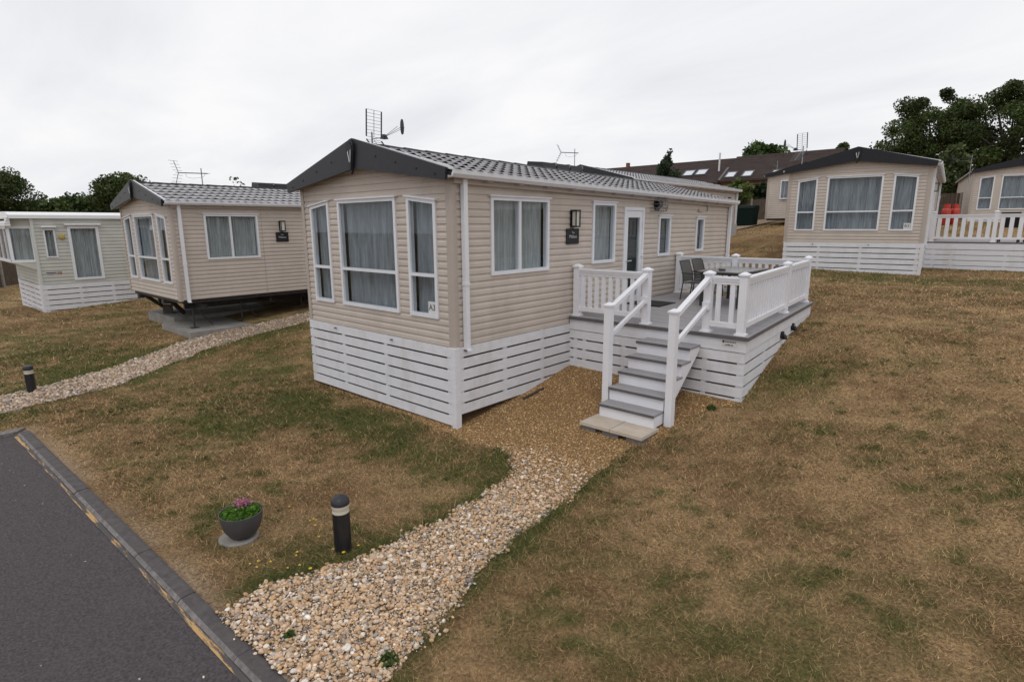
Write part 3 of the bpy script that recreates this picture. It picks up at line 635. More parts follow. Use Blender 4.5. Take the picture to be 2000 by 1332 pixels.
def caravan(name_loc, label, side_windows, L=8.93, tiles='none', skirt_rows=(7, 6), skirt=True, split=False, sign=None, plaque=True, seed=0, front_detail=True, hump=None, Wd=3.66, badge=True, downpipe=True, fascia=None, roof_split_y=99, sk_u=None, rotz=0.0, droop=0.0):
    X, Y, Zs = name_loc
    t = thing('static_caravan', label, 'caravan', (X, Y, Zs-1.12), rotz=math.radians(rotz), world=False)
    FF = FR((0,0,0), (1,0,0), (0,-1,0)); FS = FR((0,0,0), (0,1,0), (1,0,0)); FL = FR((-Wd,0,0), (0,-1,0), (-1,0,0)); FB = FR((-Wd,L,0), (-1,0,0), (0,1,0))
    xc = -Wd/2; fasc = fascia or M_FASCIA
    zr, ze, xe = 3.83, 3.345, .17                 # ridge, eave height at x = xe
    slope = (zr-ze)/(xe-xc)
    rz = lambda x: zr-slope*abs(x-xc)
    # shell
    c = MB(); c.prism([(-Wd+.1,1.06),(-.16,1.06),(-.16,3.12),(xc,3.5),(-Wd+.1,3.12)], .16, L-.1, 'y'); c.build('body_shell', M_DARK, t)
    fl = MB(); fl.box(-Wd+.06, -.06, .06, L-.06, 1.03, 1.118); fl.build('floor', M_STEEL, t)
    h = Wd/3.66
    fw_ = [(-3.385*h,-2.8275*h,1.477,3.0,3.078), (-2.567*h,-1.114*h,1.477,3.078,3.078), (-.869*h,-.280*h,1.477,3.078,3.007)] if front_detail else []
    ins = .018
    siding(t, FF, -Wd+.04, -.04, 1.12, 3.76, .0935, [(a+ins,b-ins,z0+ins,za-ins,zb-ins) for a,b,z0,za,zb in fw_], M_SIDE, split, top=(xc, zr-.035, slope))
    sw = [w for w in side_windows]
    siding(t, FS, .04, L-.04, 1.12, 3.215 if droop else 3.30, .0935, [(w['y0']+ins, w['y1']-ins, w['z0']+ins, w['z1']-ins, w['z1']-ins) for w in sw], M_SIDE, split)
    siding(t, FL, -L+.04, -.04, 1.12, 3.15 if droop else 3.30, .0935, [], M_SIDE, False)
    b = MB(); b.prism([(-Wd+.02,1.1),(-.02,1.1),(-.02,3.28-droop*L),(xc,3.77-droop*L),(-Wd+.02,3.28-droop*L)], L-.03, L, 'y'); b.build('rear_wall', M_SIDE, t)
    # corner posts: rounded outwards
    for cx, cy, sx, sy in ((0,0,1,-1), (-Wd,0,-1,-1), (0,L,1,1), (-Wd,L,-1,1)):
        p = MB(); poly = [(cx-sx*.085, cy+sy*.012), (cx-sx*.085, cy+sy*.024), (cx-sx*.01, cy+sy*.024), (cx+sx*.012, cy+sy*.018), (cx+sx*.022, cy+sy*.006), (cx+sx*.026, cy-sy*.012), (cx+sx*.026, cy-sy*.06), (cx+sx*.008, cy-sy*.06), (cx-sx*.03, cy-sy*.02)]
        p.prism(poly, 1.10, 3.27, 'z'); p.build('corner_post', M_TRIM, t)
    # windows
    for i, (a, b_, z0, za, zb) in enumerate(fw_):
        window(t, FF, a, b_, z0, za, zb, transom=2.045, seed=seed*10+i, cm=M_CURT)
    for i, w in enumerate(sw):
        k = w.get('kind', 'window')
        if k == 'door':
            d = MB(); f = .055
            for args in ((w['y0'], w['y0']+f, w['z0'], w['z1']), (w['y1']-f, w['y1'], w['z0'], w['z1']), (w['y0']+f, w['y1']-f, w['z1']-f, w['z1'])): FS.box(d, args[0], args[1], -.09, .035, args[2], args[3])
            do = d.build('door', M_WHITE, t)
            lf = MB(); st = .085; a, b_ = w['y0']+f+.004, w['y1']-f-.004; zt = w['z1']-f-.004; z0 = w['z0']
            for q in ((a, a+st, z0, zt), (b_-st, b_, z0, zt), (a+st, b_-st, zt-.12, zt), (a+st, b_-st, z0, z0+.12)): FS.box(lf, q[0], q[1], -.03, .022, q[2], q[3])
            lf.build('door_leaf', M_WHITE, do)
            g_ = MB(); FS.box(g_, a+st, b_-st, -.004, .002, z0+.12, zt-.12); g_.build('pane', M_GLASS, do)
            bl = MB(); FS.box(bl, a+st-.01, b_-st+.01, -.06, -.05, z0+.1, zt-.1); bl.build('blind', M_BLIND, do)
            hd = MB(); hd.tube([FS.p(a+.045, .022, 2.04), FS.p(a+.045, .06, 2.04), FS.p(a+.17, .06, 2.045)], .011, 6); hd.build('handle', mat('chrome', (.6,.6,.62), .25, metal=1), do)
            for hz in (1.6, 2.1, 2.65): hb = MB(); FS.box(hb, b_-.012, b_+.03, .022, .05, hz, hz+.09); hb.build('hinge', M_WHITE, do)
        else:
            window(t, FS, w['y0'], w['y1'], w['z0'], w['z1'], transom=w.get('transom'), mull=w.get('mull'), cm=w.get('cm', M_CURT2), seed=seed*10+5+i, glass=w.get('glass'), cn=-.09)
            if w.get('vent', True): v = MB(); FS.box(v, w['y0']+.06, w['y0']+.27, .012, .045, w['z1']+.12, w['z1']+.175); v.build('vent', M_VENT, t)
    if sign:
        w = fw_[2]; sx = w[1]-.05-.09; sg = MB(); FF.box(sg, sx-.085, sx+.085, .003, .006, 1.53, 1.695); so = sg.build('number_sign', M_PAPER, t); text_obj('number', sign, .115, M_INK, so, FF.p(sx-.004, .0065, 1.612), (1,0,0), (0,0,1))
    # lamp and name plaque
    if plaque:
        y = 2.54; lm = MB()
        for z_, d_ in ((2.655, .115), (2.90, .12)): FS.box(lm, y-.06, y+.06, .02, .02+d_, z_, z_+.022)
        for yy in (y-.06, y+.045): FS.box(lm, yy, yy+.015, .12, .135, 2.677, 2.90)
        FS.box(lm, y-.06, y+.06, .012, .03, 2.677, 2.90); lo = lm.build('wall_lamp', M_BLACK, t)
        lg = MB(); FS.box(lg, y-.035, y+.035, .045, .115, 2.679, 2.897); lg.build('lamp_glass', M_LAMPGL, lo)
        pq = MB(); FS.box(pq, y-.165, y+.165, .02, .034, 2.395, 2.635); po = pq.build('name_plaque', M_FASC2, t)
        text_obj('plaque_lettering', 'The', .05, M_SILV, po, FS.p(y, .036, 2.572), (0,1,0), (0,0,1)); text_obj('plaque_lettering', 'Malton', .072, M_SILV, po, FS.p(y, .036, 2.508), (0,1,0), (0,0,1))
    # gable fascia, soffit
    yf = -.19
    for s in (-1, 1):
        f = MB(); poly = [(xc, 3.895), (xc+s*1.945, 3.372), (xc+s*1.93, 3.228), (xc, 3.488)]
        if s > 0: poly = list(reversed(poly))
        f.prism(poly, yf, yf+.045, 'y'); f.build('gable_fascia', fasc, t)
        s_ = MB(); s_.hexa([(xc, yf+.045, 3.50), (xc+s*1.93, yf+.045, 3.245), (xc+s*1.93, .02, 3.245+.03), (xc, .02, 3.53+.2), (xc, yf+.045, 3.52), (xc+s*1.93, yf+.045, 3.265), (xc+s*1.93, .02, 3.295), (xc, .02, 3.75)]); s_.build('soffit', M_TRIM, t)
        for q in (.55, .98, 1.4, 1.75): bt = MB(); zz = 3.895-.27*q-.15+.02*q; bt.lathe([(.016, 0), (.012, .008)], n=8); m_ = bt.mesh('screw_cap'); m_.transform(Matrix.Translation((xc+s*q, yf, zz)) @ Matrix.Rotation(math.radians(90), 4, 'X')); meshobj('screw_cap', m_, M_FASC2, t)
    if badge: shield(t, xc, yf, 3.63, .92)
    # roof deck, tiles
    ya, yb = yf+.045, L+.16
    for s in (-1, 1):
        d = MB(); d.hexa([(xc,ya,zr-.07), (xc+s*(xe+Wd/2),ya,ze-.07), (xc+s*(xe+Wd/2),yb,ze-.07), (xc,yb,zr-.07), (xc,ya,zr-.022), (xc+s*(xe+Wd/2),ya,ze-.022), (xc+s*(xe+Wd/2),yb,ze-.022), (xc,yb,zr-.022)]); ro = d.build('roof_slope' , M_TILE if tiles == 'none' or s < 0 else M_RIDGE, t)
        if s > 0 and tiles != 'none':
            ang = math.atan(slope); nrow = 6; ncol = int((yb-ya)/TILE_P)+1; sl = (xe+Wd/2)/math.cos(ang)
            jo = MB()
            for r in range(nrow):
                v0 = .0+r*TILE_H*.985; xx = xe-v0*math.cos(ang); zz = ze+v0*math.sin(ang)-.012
                for k in range(ncol):
                    yy = ya+k*TILE_P
                    if yy+TILE_P > yb+.02: continue
                    # local tile axes: u along +Y, v up the slope (-X), w outwards
                    if tiles == 'split' and yy < roof_split_y:
                        o = bpy.data.objects.new('roof_tile', TILE_ME); link(o, ro)
                        o.matrix_local = Matrix(((0, -math.cos(ang), math.sin(ang), xx), (1, 0, 0, yy), (0, math.sin(ang), math.cos(ang), zz), (0, 0, 0, 1)))
                    else:
                        M = Matrix(((0, -math.cos(ang), math.sin(ang), xx), (1, 0, 0, yy), (0, math.sin(ang), math.cos(ang), zz), (0, 0, 0, 1)))
                        jo.add([tuple(M @ v_.co) for v_ in TILE_ME.vertices], [tuple(p.vertices) for p in TILE_ME.polygons])
            if jo.v: o = jo.build('roof_tiles', M_TILE, ro); o['kind'] = 'stuff'
    rd_ = MB(); yy = ya
    while yy < yb:
        y2 = min(yy+.42, yb); rd_.hexa([(xc-.11,yy,zr-.03), (xc-.11,y2,zr-.04), (xc-.05,y2,zr+.02), (xc-.05,yy,zr+.03), (xc+.11,yy,zr-.03), (xc+.11,y2,zr-.04), (xc+.05,y2,zr+.02), (xc+.05,yy,zr+.03)]); yy += .42
    rd_.build('ridge_cap', M_RIDGE, t)
    v = MB(); v.hexa([(xc+.02,ya-.002,zr+.0), (xe,ya-.002,ze+.0), (xe,ya+.035,ze+.0), (xc+.02,ya+.035,zr+.0), (xc+.02,ya-.002,zr+.055), (xe,ya-.002,ze+.035), (xe,ya+.035,ze+.035), (xc+.02,ya+.035,zr+.055)]); v.build('verge_trim', M_WHITE, t)
    # gutter and downpipe
    gt = MB(); gt.prism([(.075,3.262),(.175,3.262),(.205,3.30),(.21,3.352),(.19,3.352),(.18,3.31),(.09,3.285),(.075,3.345),(.06,3.345)], -.14, L+.12, 'y'); go = gt.build('gutter', M_WHITE, t)
    yy = .5
    while yy < L: gb = MB(); gb.box(.02, .15, yy, yy+.10, 3.246, 3.262); gb.build('gutter_bracket', M_TRIM, go); yy += .62
    fs_ = MB(); fs_.box(.02, .07, 0, L, 3.20, 3.34); fs_.build('eave_board', M_TRIM, t)
    if downpipe:
        for y in (.16, L-.07):
            dp = MB(); dp.box(.03, .095, y-.033, y+.033, 1.07, 3.262-droop*y); dp.box(.026, .101, y-.04, y+.04, 1.93, 1.97); dp.box(.03, .13, y-.033, y+.033, 1.07, 1.085); dp.build('downpipe', M_WHITE, t)
    if droop:                                      # the roof line falls slightly towards the rear
        for o in t.children:
            if o.name.split('.')[0] in ('roof_slope', 'ridge_cap', 'verge_trim', 'gutter', 'eave_board'): o.rotation_euler.x = -droop; o.location.y = -3.5*droop
    # skirting
    if skirt:
        so = MB(); so.box(-Wd+.01, -Wd+.04, .06, L-.02, .0, 1.10); so.box(-Wd+.03, -.03, L-.06, L-.03, .3, 1.10); so.box(-.06,-.02,2.6,L-.04,.3,1.1); sk = so.build('skirting', M_SKIRT, t)
        F0 = FR((0,-.02,0), (1,0,0), (0,-1,0)); skirt_run(sk, F0, -Wd-.0, -.0, 1.12, skirt_rows[0], [-Wd+.06, -Wd+1.02, -Wd+2.2-.05, -.1], split=split)
        F1 = FR((.02,0,0), (0,1,0), (1,0,0)); skirt_run(sk, F1, .0, L if sk_u is None else sk_u, 1.12, skirt_rows[1], list(np.arange(.09, L if sk_u is None else sk_u, .86)), split=split)
        cp = MB(); cp.box(-.04, .046, -.046, .045, 1.12-skirt_rows[0]*SK_P+.0, 1.118); cp.build('corner_board', M_SKIRT, sk)
        for xx in (-Wd+.85, -Wd+2.35): nb = MB(); nb.cbox((xx, -.055, 1.07), (.03, .03, .022)); nb.build('clip', M_GREY, sk)
    if hump:                                       # dark raised unit on the far roof slope
        hy = hump
        for i in range(3):
            a = hy+i*.47; hb = MB(); x0 = xc-.10; x1 = xc-.62
            hb.hexa([(x0,a,rz(x0)-.01), (x0,a+.455,rz(x0)-.01), (x1,a+.455,rz(x1)-.01), (x1,a,rz(x1)-.01), (x0-.05,a+.02,zr+.15), (x0-.05,a+.435,zr+.15), (x1+.08,a+.435,zr+.19), (x1+.08,a+.02,zr+.19)])
            hbo = hb.build('roof_unit', M_RIDGE, t); hbo.location.z = -droop*hy
            cl = MB(); cl.box(x0-.14, x0-.05, a+.425, a+.485, zr+.10, zr+.165); cl.build('roof_unit_clip', mat('clip_grey', (.22,.22,.23), .5), t).location.z = -droop*hy
    return t
MAINW = [dict(y0=.679,y1=1.941,z0=2.02,z1=3.07,mull=[1.275]), dict(y0=3.105,y1=3.8125,z0=2.05,z1=3.06), dict(y0=5.396,y1=5.898,z0=2.08,z1=2.856,cm=mat('grey_blind', (.17,.175,.175), .8),vent=False), dict(y0=7.10,y1=7.51,z0=2.11,z1=2.84,cm=mat('grey_blind', (.2,.2,.2), .8),vent=True), dict(y0=4.10,y1=4.81,z0=1.262,z1=2.995,kind='door')]
main = caravan((0,0,1.12), 'large cream static caravan in the middle with white slatted skirting and sign A3', MAINW, tiles='split', split=True, sign='A3', seed=1, hump=4.25, droop=.0135)
# black wire flue guard beside the door, on the main caravan
fg = MB(); cx, cz = 5.30, 3.07
for k in range(9):
    a = math.pi*(k/8-.5); fg.tube([(.02, cx+.27*math.sin(a)*1, cz-.13), (.10, cx+.24*math.sin(a), cz-.13), (.17, cx+.16*math.sin(a), cz-.02), (.13, cx+.20*math.sin(a), cz+.12), (.02, cx+.22*math.sin(a), cz+.14)], .005, 5)
for z_, rr in ((-.13, .24), (-.07, .255), (0, .25), (.07, .235), (.13, .21)):
    fg.tube([(.02, cx-rr, cz+z_), (.10, cx-rr*.92, cz+z_), (.165, cx-rr*.5, cz+z_), (.18, cx, cz+z_), (.165, cx+rr*.5, cz+z_), (.10, cx+rr*.92, cz+z_), (.02, cx+rr, cz+z_)], .005, 5)
fgo = fg.build('flue_guard', M_GREY, main)
fv = MB(); fv.tube([(.015, cx, cz), (.03, cx, cz), (.03, cx, cz), (.11, cx, cz)], [.13, .13, .075, .065], 16); fv.build('flue', M_BLACK, main)
v = MB(); v.box(.012, .045, 7.62, 7.66, 2.98, 3.10); v.build('vent', M_VENT, main)
A2W = [dict(y0=.679,y1=1.941,z0=2.02,z1=3.07,mull=[1.275])]
a2 = caravan((-8.92,-.32,1.034), 'cream static caravan on the left standing on a bare steel chassis without skirting', A2W, tiles='split', roof_split_y=4.6, skirt=False, split=False, seed=2, hump=2.95)
q = MB(); q.box(.010, .0185, 2.03, 2.042, 1.12, 3.25); q.build('panel_joint', M_TRIM, a2)
b3 = caravan((3.202,15.12,2.117), 'cream caravan with sign B3 on the right, upper row', [dict(y0=.679,y1=1.941,z0=2.02,z1=3.07,mull=[1.275]), dict(y0=3.6,y1=4.5,z0=1.2,z1=3.0,kind='door')], tiles='none', sign='B3', seed=3, rotz=4.5, fascia=M_FASC2, skirt_rows=(6, 5), plaque=True)
b4 = caravan((6.70,32.15,2.954), 'cream caravan half cut off at the right edge, behind the white railing', [], tiles='none', seed=4, rotz=8, fascia=M_FASC2, skirt_rows=(4, 4), plaque=False, downpipe=True)
b2 = caravan((-4.12,11.4,1.88), 'cream caravan right behind the large one, only its roof and upper wall show', [], L=8.8, tiles='joined', seed=5, skirt_rows=(4, 3), plaque=False)
cC = caravan((-1.5,27.2,2.97), 'small far cream caravan with one window, partly behind the B3 caravan', [], L=5.2, tiles='none', seed=6, fascia=M_FASC2, skirt=False, plaque=False, front_detail=False, badge=False)
FFc = FR((0,0,0), (1,0,0), (0,-1,0)); window(cC, FR((0,-.09,0), (1,0,0), (0,-1,0)), -2.98, -2.45, 2.1, 3.05, cm=M_CURT, seed=66, depth=.06, cn=-.02, cap=False)
# ================================================================== chassis and pad under the left caravan
M_CONC = mat('weathered_concrete', (.20,.19,.18), .9, vscale=3, col2=(.30,.285,.265), bump=.35, bscale=60, dirt=((.12,.11,.10), .5, 5))
ch = MB()
for x in (-2.75, -.9): ch.box(x-.04, x+.04, .35, 8.6, .80, .978)
for y in (.6, 2.2, 3.9, 5.4, 7.2): ch.box(-3.4, -.2, y-.03, y+.03, .86, .974)
ch.build('chassis', M_STEEL, a2)
A2L = np.array([-8.92,-.32,1.034-1.12])
for q0, q1, zz in (((278,573), (323,601), .52), ((325,580), (360,611), .46)):
    d = MB(); p0 = onplane(*q0, 1, -.22)-A2L; p1 = onplane(*q1, 2, zz)-A2L; d.bar(tuple(p0), tuple(p1), .07, .09); d.build('support_strut', M_STEEL, a2)
    d = MB(); d.cbox((p0[0], p0[1]+.05, .99), (.16, .3, .10)); d.build('strut_bracket', M_STEEL, a2)
for x, y in ((-.35,.35), (-.5,1.55), (-.5,3.2), (-2.9,1.2), (-2.9,3.2), (-.55,4.6)):
    zb_ = (.315 if x > -1.7 else .42)-(1.034-1.12)
    d = MB(); d.tube([(x,y,zb_-.02), (x,y,.9)], .022, 8); d.box(x-.09,x+.09,y-.09,y+.09,zb_-.02,zb_+.01); d.build('jack_leg', M_STEEL, a2)
    d = MB(); d.bar((x,y+.05,.88), (x,y+.42,zb_+.02), .02, .02); d.build('leg_brace', M_STEEL, a2)
d = MB()
for x in (-2.7,-.95): d.tube([(x-.12,4.9,.66),(x+.12,4.9,.66)], .30, 20)
d.build('wheel', mat('tyre_rubber', (.018,.018,.018), .85), a2)
pad = MB(); PZ = .42; pad.box(-12.65, -10.62, .02, 8.8, -.1, PZ); tag(pad.build('concrete_pad', M_CONC), 'higher grey concrete slab under the left raised caravan', 'slab')
pad = MB(); pad.box(-10.60, -8.66, -.28, 8.8, -.1, .315); tag(pad.build('concrete_pad', M_CONC), 'lower grey concrete slab under the left raised caravan, nearest the stone path', 'slab')
M_BLK = mat('hollow_block_concrete', (.085,.078,.07), .95, var=.3, vscale=12, bump=.5, bscale=80)
def hollow_block(loc, rot, label, group):
    t = thing('concrete_block', label, 'block', loc, group, rot, world=False); b = MB(); w, d, h = .44, .215, .2
    for x0, x1 in ((-.22,-.185), (-.018,.018), (.185,.22)): b.box(x0, x1, -d/2, d/2, 0, h)
    b.box(-.185,-.018,-d/2,d/2,0,.04); b.box(.018,.185,-d/2,d/2,0,.04); b.box(-.185,-.018,-d/2,d/2,h-.04,h); b.box(.018,.185,-d/2,d/2,h-.04,h); b.build('block_body', M_BLK, t); return t
pb = onplane(325, 611, 2, PZ); hollow_block((pb[0], pb[1]+.05, PZ), math.radians(-20), 'dark hollow concrete block under the strut of the left caravan', None)
# ================================================================== main deck
def dmap(x, y, z): return (x*(1-.0197*max(0, y-2.5)), y, z+.0137*(y-2.5) if y > 2.5 else z)
M_DECK = mat('grey_deck_board', (.30,.288,.30), .6, var=.12, vscale=6, spec=.3, stretch=(1, 14, 1), bump=.12, bscale=90)
M_DECKE = mat('dark_deck_edge', (.12,.112,.116), .6, var=.12, vscale=6, spec=.3)
M_RAIL = mat('white_railing_plastic', (.77,.772,.815), .35, var=.025, vscale=3, spec=.45, dirt=((.66,.65,.63), .25, 6))
deck = thing('deck', 'white raised deck with grey floor and white railings beside the large caravan', 'deck', (1.4, 2.6, .4))
DZ, DX, DY0, DY1 = 1.247, 2.83, 2.52, 6.30
y = DY0+.15
while y < DY1-.02:
    b = MB(dmap); y1 = min(y+.144, DY1-.005); b.box(.03, DX+.005, y, y1-.006, DZ-.028, DZ+random.uniform(-.0012,.0012)); b.build('deck_board', M_DECK, deck); y += .15
b = MB(dmap); b.box(.03, DX+.045, DY0-.04, DY0+.145, DZ-.03, DZ+.002); b.build('edge_board', M_DECK, deck)
b = MB(dmap); b.box(.03, DX+.05, DY0-.046, DY0-.0405, DZ-.05, DZ-.0); b.box(DX+.046, DX+.052, DY0-.04, DY1+.04, DZ-.05, DZ+.0); b.build('edge_trim', M_DECKE, deck)
b = MB(dmap); b.box(DX+.008, DX+.045, DY0+.147, DY1+.04, DZ-.03, DZ+.003); b.build('edge_board', M_DECK, deck)
fa = MB(dmap); fa.box(.03, DX+.02, DY0-.02, DY0, DZ-.215, DZ-.032); fa.box(DX+.0, DX+.02, DY0, DY1, DZ-.215, DZ-.032); fao = fa.build('fascia', M_SKIRT, deck)
lab = MB(); lab.box(2.53, 2.74, DY0-.023, DY0-.0205, DZ-.155, DZ-.065); lo = lab.build('maker_label', mat('faded_label', (.60,.595,.59), .5), deck)
lt = MB(); lt.lathe([(.016,0),(.016,.002)], n=10); me = lt.mesh('logo_dot'); me.transform(Matrix.Translation((2.553-1.4, DY0-.024-2.6, DZ-.088-.4)) @ Matrix.Rotation(math.radians(90), 4, 'X')); meshobj('logo_dot', me, M_INK, lo)
lt = MB()
for i in range(7): lt.box(2.577+i*.021, 2.592+i*.021, DY0-.0255, DY0-.0235, DZ-.097, DZ-.079)
for i in range(5): lt.box(2.575+i*.022, 2.594+i*.022, DY0-.0255, DY0-.0235, DZ-.14+.004*(i%2), DZ-.127+.005*(i%3))
lt.build('label_print', mat('faded_print', (.14,.13,.14), .6), lo)
# deck skirting
DS0 = DZ-.225
def deck_skirt(F, u0, u1, rows, batt, mp_):
    for i in range(rows):
        zt = DS0-i*SK_P; b = MB(mp_); F.box(b, u0, u1, 0, .010, zt-.133, zt); b.build('skirt_board', M_SKIRT, deck)
    for u in batt: b = MB(mp_); F.box(b, u-.035, u+.035, -.03, -.003, DS0-rows*SK_P, DS0+.0); b.build('batten', M_SKIRT, deck)
deck_skirt(FR((0,DY0-.002,0), (1,0,0), (0,-1,0)), .03, DX+.005, 5, (.13,.3,1.02,1.9,2.3,2.78), dmap)
deck_skirt(FR((DX,0,0), (0,1,0), (1,0,0)), DY0, DY1, 5, (2.56,3.5,4.4,5.3,6.2), dmap)
bk = MB(dmap); bk.box(.05, DX-.05, DY1-.03, DY1, .5, DZ-.04); bk.build('back_board', M_SKIRT, deck)
for yy, zz in ((4.35,.97), (5.0,1.0), (4.2,.62)):
    b = MB(dmap); b.tube([(DX+.01,yy,zz),(DX+.045,yy,zz)], .062, 14); b.tube([(DX+.045,yy,zz),(DX+.07,yy,zz-.03),(DX+.072,yy,zz-.06)], .035, 10); b.build('pipe_outlet', M_BLACK, deck, True)
# posts, rails, balusters
def post(parent, x, y, zb, zt, w=.10, mp_=None, base=True, prefix='post'):
    b = MB(mp_); b.box(x-w/2, x+w/2, y-w/2, y+w/2, zb, zt-.03)
    if base: b.box(x-w*.72, x+w*.72, y-w*.72, y+w*.72, zb+.001, zb+.022)
    p = b.build(prefix, M_RAIL, parent)
    c = MB(mp_); e = w*.66; c.box(x-e, x+e, y-e, y+e, zt-.032, zt-.012)
    c.hexa([(x-e,y-e,zt-.012),(x+e,y-e,zt-.012),(x+e,y+e,zt-.012),(x-e,y+e,zt-.012),(x-.012,y-.012,zt+.018),(x+.012,y-.012,zt+.018),(x+.012,y+.012,zt+.018),(x-.012,y+.012,zt+.018)])
    c.build('post_cap', M_RAIL, p); return p
def railing(parent, a, b_, z, mp_=None, hr=.745, picket=.062, gap=.062, w=.05):
    """horizontal rails with flat pickets between two posts (plan points a and b_), floor height z"""
    a = Vector((a[0], a[1], 0)); b2 = Vector((b_[0], b_[1], 0)); L = (b2-a).length; d = (b2-a).normalized(); r = Vector((-d.y, d.x, 0))
    def P(t, o, zz): q = a+d*t+r*o; return (q.x, q.y, zz)
    def rb(mb, t0, t1, hw, z0, z1): return mb.hexa([P(t0,-hw,z0),P(t1,-hw,z0),P(t1,hw,z0),P(t0,hw,z0),P(t0,-hw,z1),P(t1,-hw,z1),P(t1,hw,z1),P(t0,hw,z1)])
    t = MB(mp_); rb(t, .05, L-.05, .034, z+hr-.045, z+hr-.012); rb(t, .05, L-.05, .045, z+hr-.012, z+hr+.014); rb(t, .05, L-.05, .022, z+hr-.085, z+hr-.045); t.build('top_rail', M_RAIL, parent)
    t = MB(mp_); rb(t, .05, L-.05, .026, z+.085, z+.15); t.build('bottom_rail', M_RAIL, parent)
    n = max(1, int(round((L-.1-gap)/(picket+gap)))); st = (L-.1)/n
    for i in range(n):
        c = .05+st*(i+.5); t = MB(mp_); rb(t, c-picket/2, c+picket/2, .016, z+.15, z+hr-.085); t.build('baluster', M_RAIL, parent)
ZT = 2.062
P_ = dict(wl=(.10,2.60), sl=(1.345,2.585), sr=(2.275,2.585), fr=(2.745,2.585), m1=(2.745,4.78), rr=(2.745,6.22), rm=(1.35,6.22), rl=(.10,6.22))
for k in P_: post(deck, P_[k][0], P_[k][1], DZ, ZT, mp_=dmap)
railing(deck, P_['wl'], P_['sl'], DZ, dmap); railing(deck, P_['sr'], P_['fr'], DZ, dmap)
railing(deck, P_['fr'], P_['m1'], DZ, dmap, picket=.036, gap=.082); railing(deck, P_['m1'], P_['rr'], DZ, dmap, picket=.036, gap=.082)
railing(deck, P_['rl'], P_['rm'], DZ, dmap); railing(deck, P_['rm'], P_['rr'], DZ, dmap)
# staircase
RISE = .175; NOSE = [2.16, 1.93, 1.695, 1.46, 1.225]; SX0, SX1 = 1.44, 2.24
for x0, x1 in ((SX0+.005, SX0+.035), (SX1-.035, SX1-.005)):
    st = MB(); prev = None; ys = []
    for i in range(4, -1, -1):
        z = DZ-(i+1)*RISE-.03; ya_ = NOSE[i]+.045; yb_ = NOSE[i-1]+.045 if i > 0 else 2.49
        lo = lambda y: max(.20, .20+(y-1.50)*.80)
        ys.append((ya_, lo(ya_), z)); ys.append((yb_, lo(yb_), z))
    n = len(ys); st.add([(x, y, q) for y, a_, b_ in ys for x, q in ((x0, a_), (x1, a_), (x1, b_), (x0, b_))], [])
    for j in range(n-1):
        p_, r_ = 4*j, 4*j+4
        st.f += [(p_+k, p_+(k+1) % 4, r_+(k+1) % 4, r_+k) for k in range(4)]
    st.f += [(0, 3, 2, 1), (4*n-4, 4*n-3, 4*n-2, 4*n-1)]
    st.build('stringer', M_RAIL, deck)
stair = deck
for i in range(5):
    z = DZ-(i+1)*RISE; d_ = NOSE[i-1]+.06 if i > 0 else 2.498
    b = MB(); mid = (NOSE[i]+d_)/2; b.box(SX0, SX1, NOSE[i], mid-.003, z-.030, z); b.box(SX0, SX1, mid+.003, d_, z-.030, z-.0005); b.build('tread', M_DECK, stair)
    b = MB(); b.box(SX0-.004, SX1+.004, NOSE[i]-.006, NOSE[i]-.0005, z-.034, z+.001); b.build('tread_nosing', M_DECKE, stair)
    b = MB(); zb_ = z-RISE if i < 4 else .202; b.box(SX0+.002, SX1-.002, NOSE[i]+.022, NOSE[i]+.036, zb_+.0005, z-.031); b.build('riser', M_RAIL, stair)
post(deck, 1.375, 1.52, .10, 1.665, w=.095, base=False, prefix='newel_post'); post(deck, 2.305, 1.52, .10, 1.665, w=.095, base=False, prefix='newel_post')
for x, s in ((1.36,-1), (2.29,1)):
    xt = 1.345 if s < 0 else 2.275
    b = MB(); b.bar((x+.01,1.56,1.588), (xt,2.55,1.975), .07, .055); b.build('handrail', M_RAIL, deck)
    b = MB(); b.bar((x+.01,1.56,1.22), (xt,2.55,1.60), .045, .05); b.build('lower_rail', M_RAIL, deck)
    b = MB(); b.box(xt-.05,xt+.05,2.50,2.545,1.56,1.66); b.build('rail_bracket', M_RAIL, deck)
mt = MB(); mt.box(.08, .75, 4.16, 4.78, DZ+.024, DZ+.045); tag(mt.build('doormat', mat('black_mat', (.02,.02,.022), .95, bump=.5, bscale=200)), 'black doormat on the deck in front of the door', 'doormat')
# paving slabs and blocks at the foot of the steps
M_SLAB = mat('buff_paving', (.44,.375,.30), .9, vscale=5, col2=(.52,.455,.375), bump=.2, bscale=120, dirt=((.33,.28,.22), .4, 9))
for x0, x1, lb in ((1.385,1.833,'left buff paving slab at the foot of the deck steps'), (1.838,2.285,'right buff paving slab at the foot of the deck steps')):
    b = MB(); b.hexa([(x0,.865,.165),(x1,.865,.165),(x1,1.30,.165),(x0,1.30,.165),(x0+.004,.869,.202),(x1-.004,.869,.202),(x1-.004,1.30,.202),(x0+.004,1.30,.202)]); tag(b.build('paving_slab', M_SLAB), lb, 'paving slab', 'slabs at the foot of the steps')
M_AER = mat('grey_block', (.155,.145,.135), .95, var=.25, vscale=10, bump=.4, bscale=90)
for x0, x1, lb in ((1.40,1.62,'grey block under the left end of the paving slabs'), (1.72,1.95,'grey block in the middle under the paving slabs'), (2.06,2.28,'grey block under the right end of the paving slabs')):
    b = MB(); b.hexa([(x0,.885,.04),(x1,.885,.04),(x1,1.30,.04),(x0,1.30,.04),(x0+.003,.888,.1635),(x1-.003,.888,.1635),(x1-.003,1.30,.1635),(x0+.003,1.30,.1635)]); tag(b.build('block', M_AER), lb, 'block', 'blocks under the slabs')
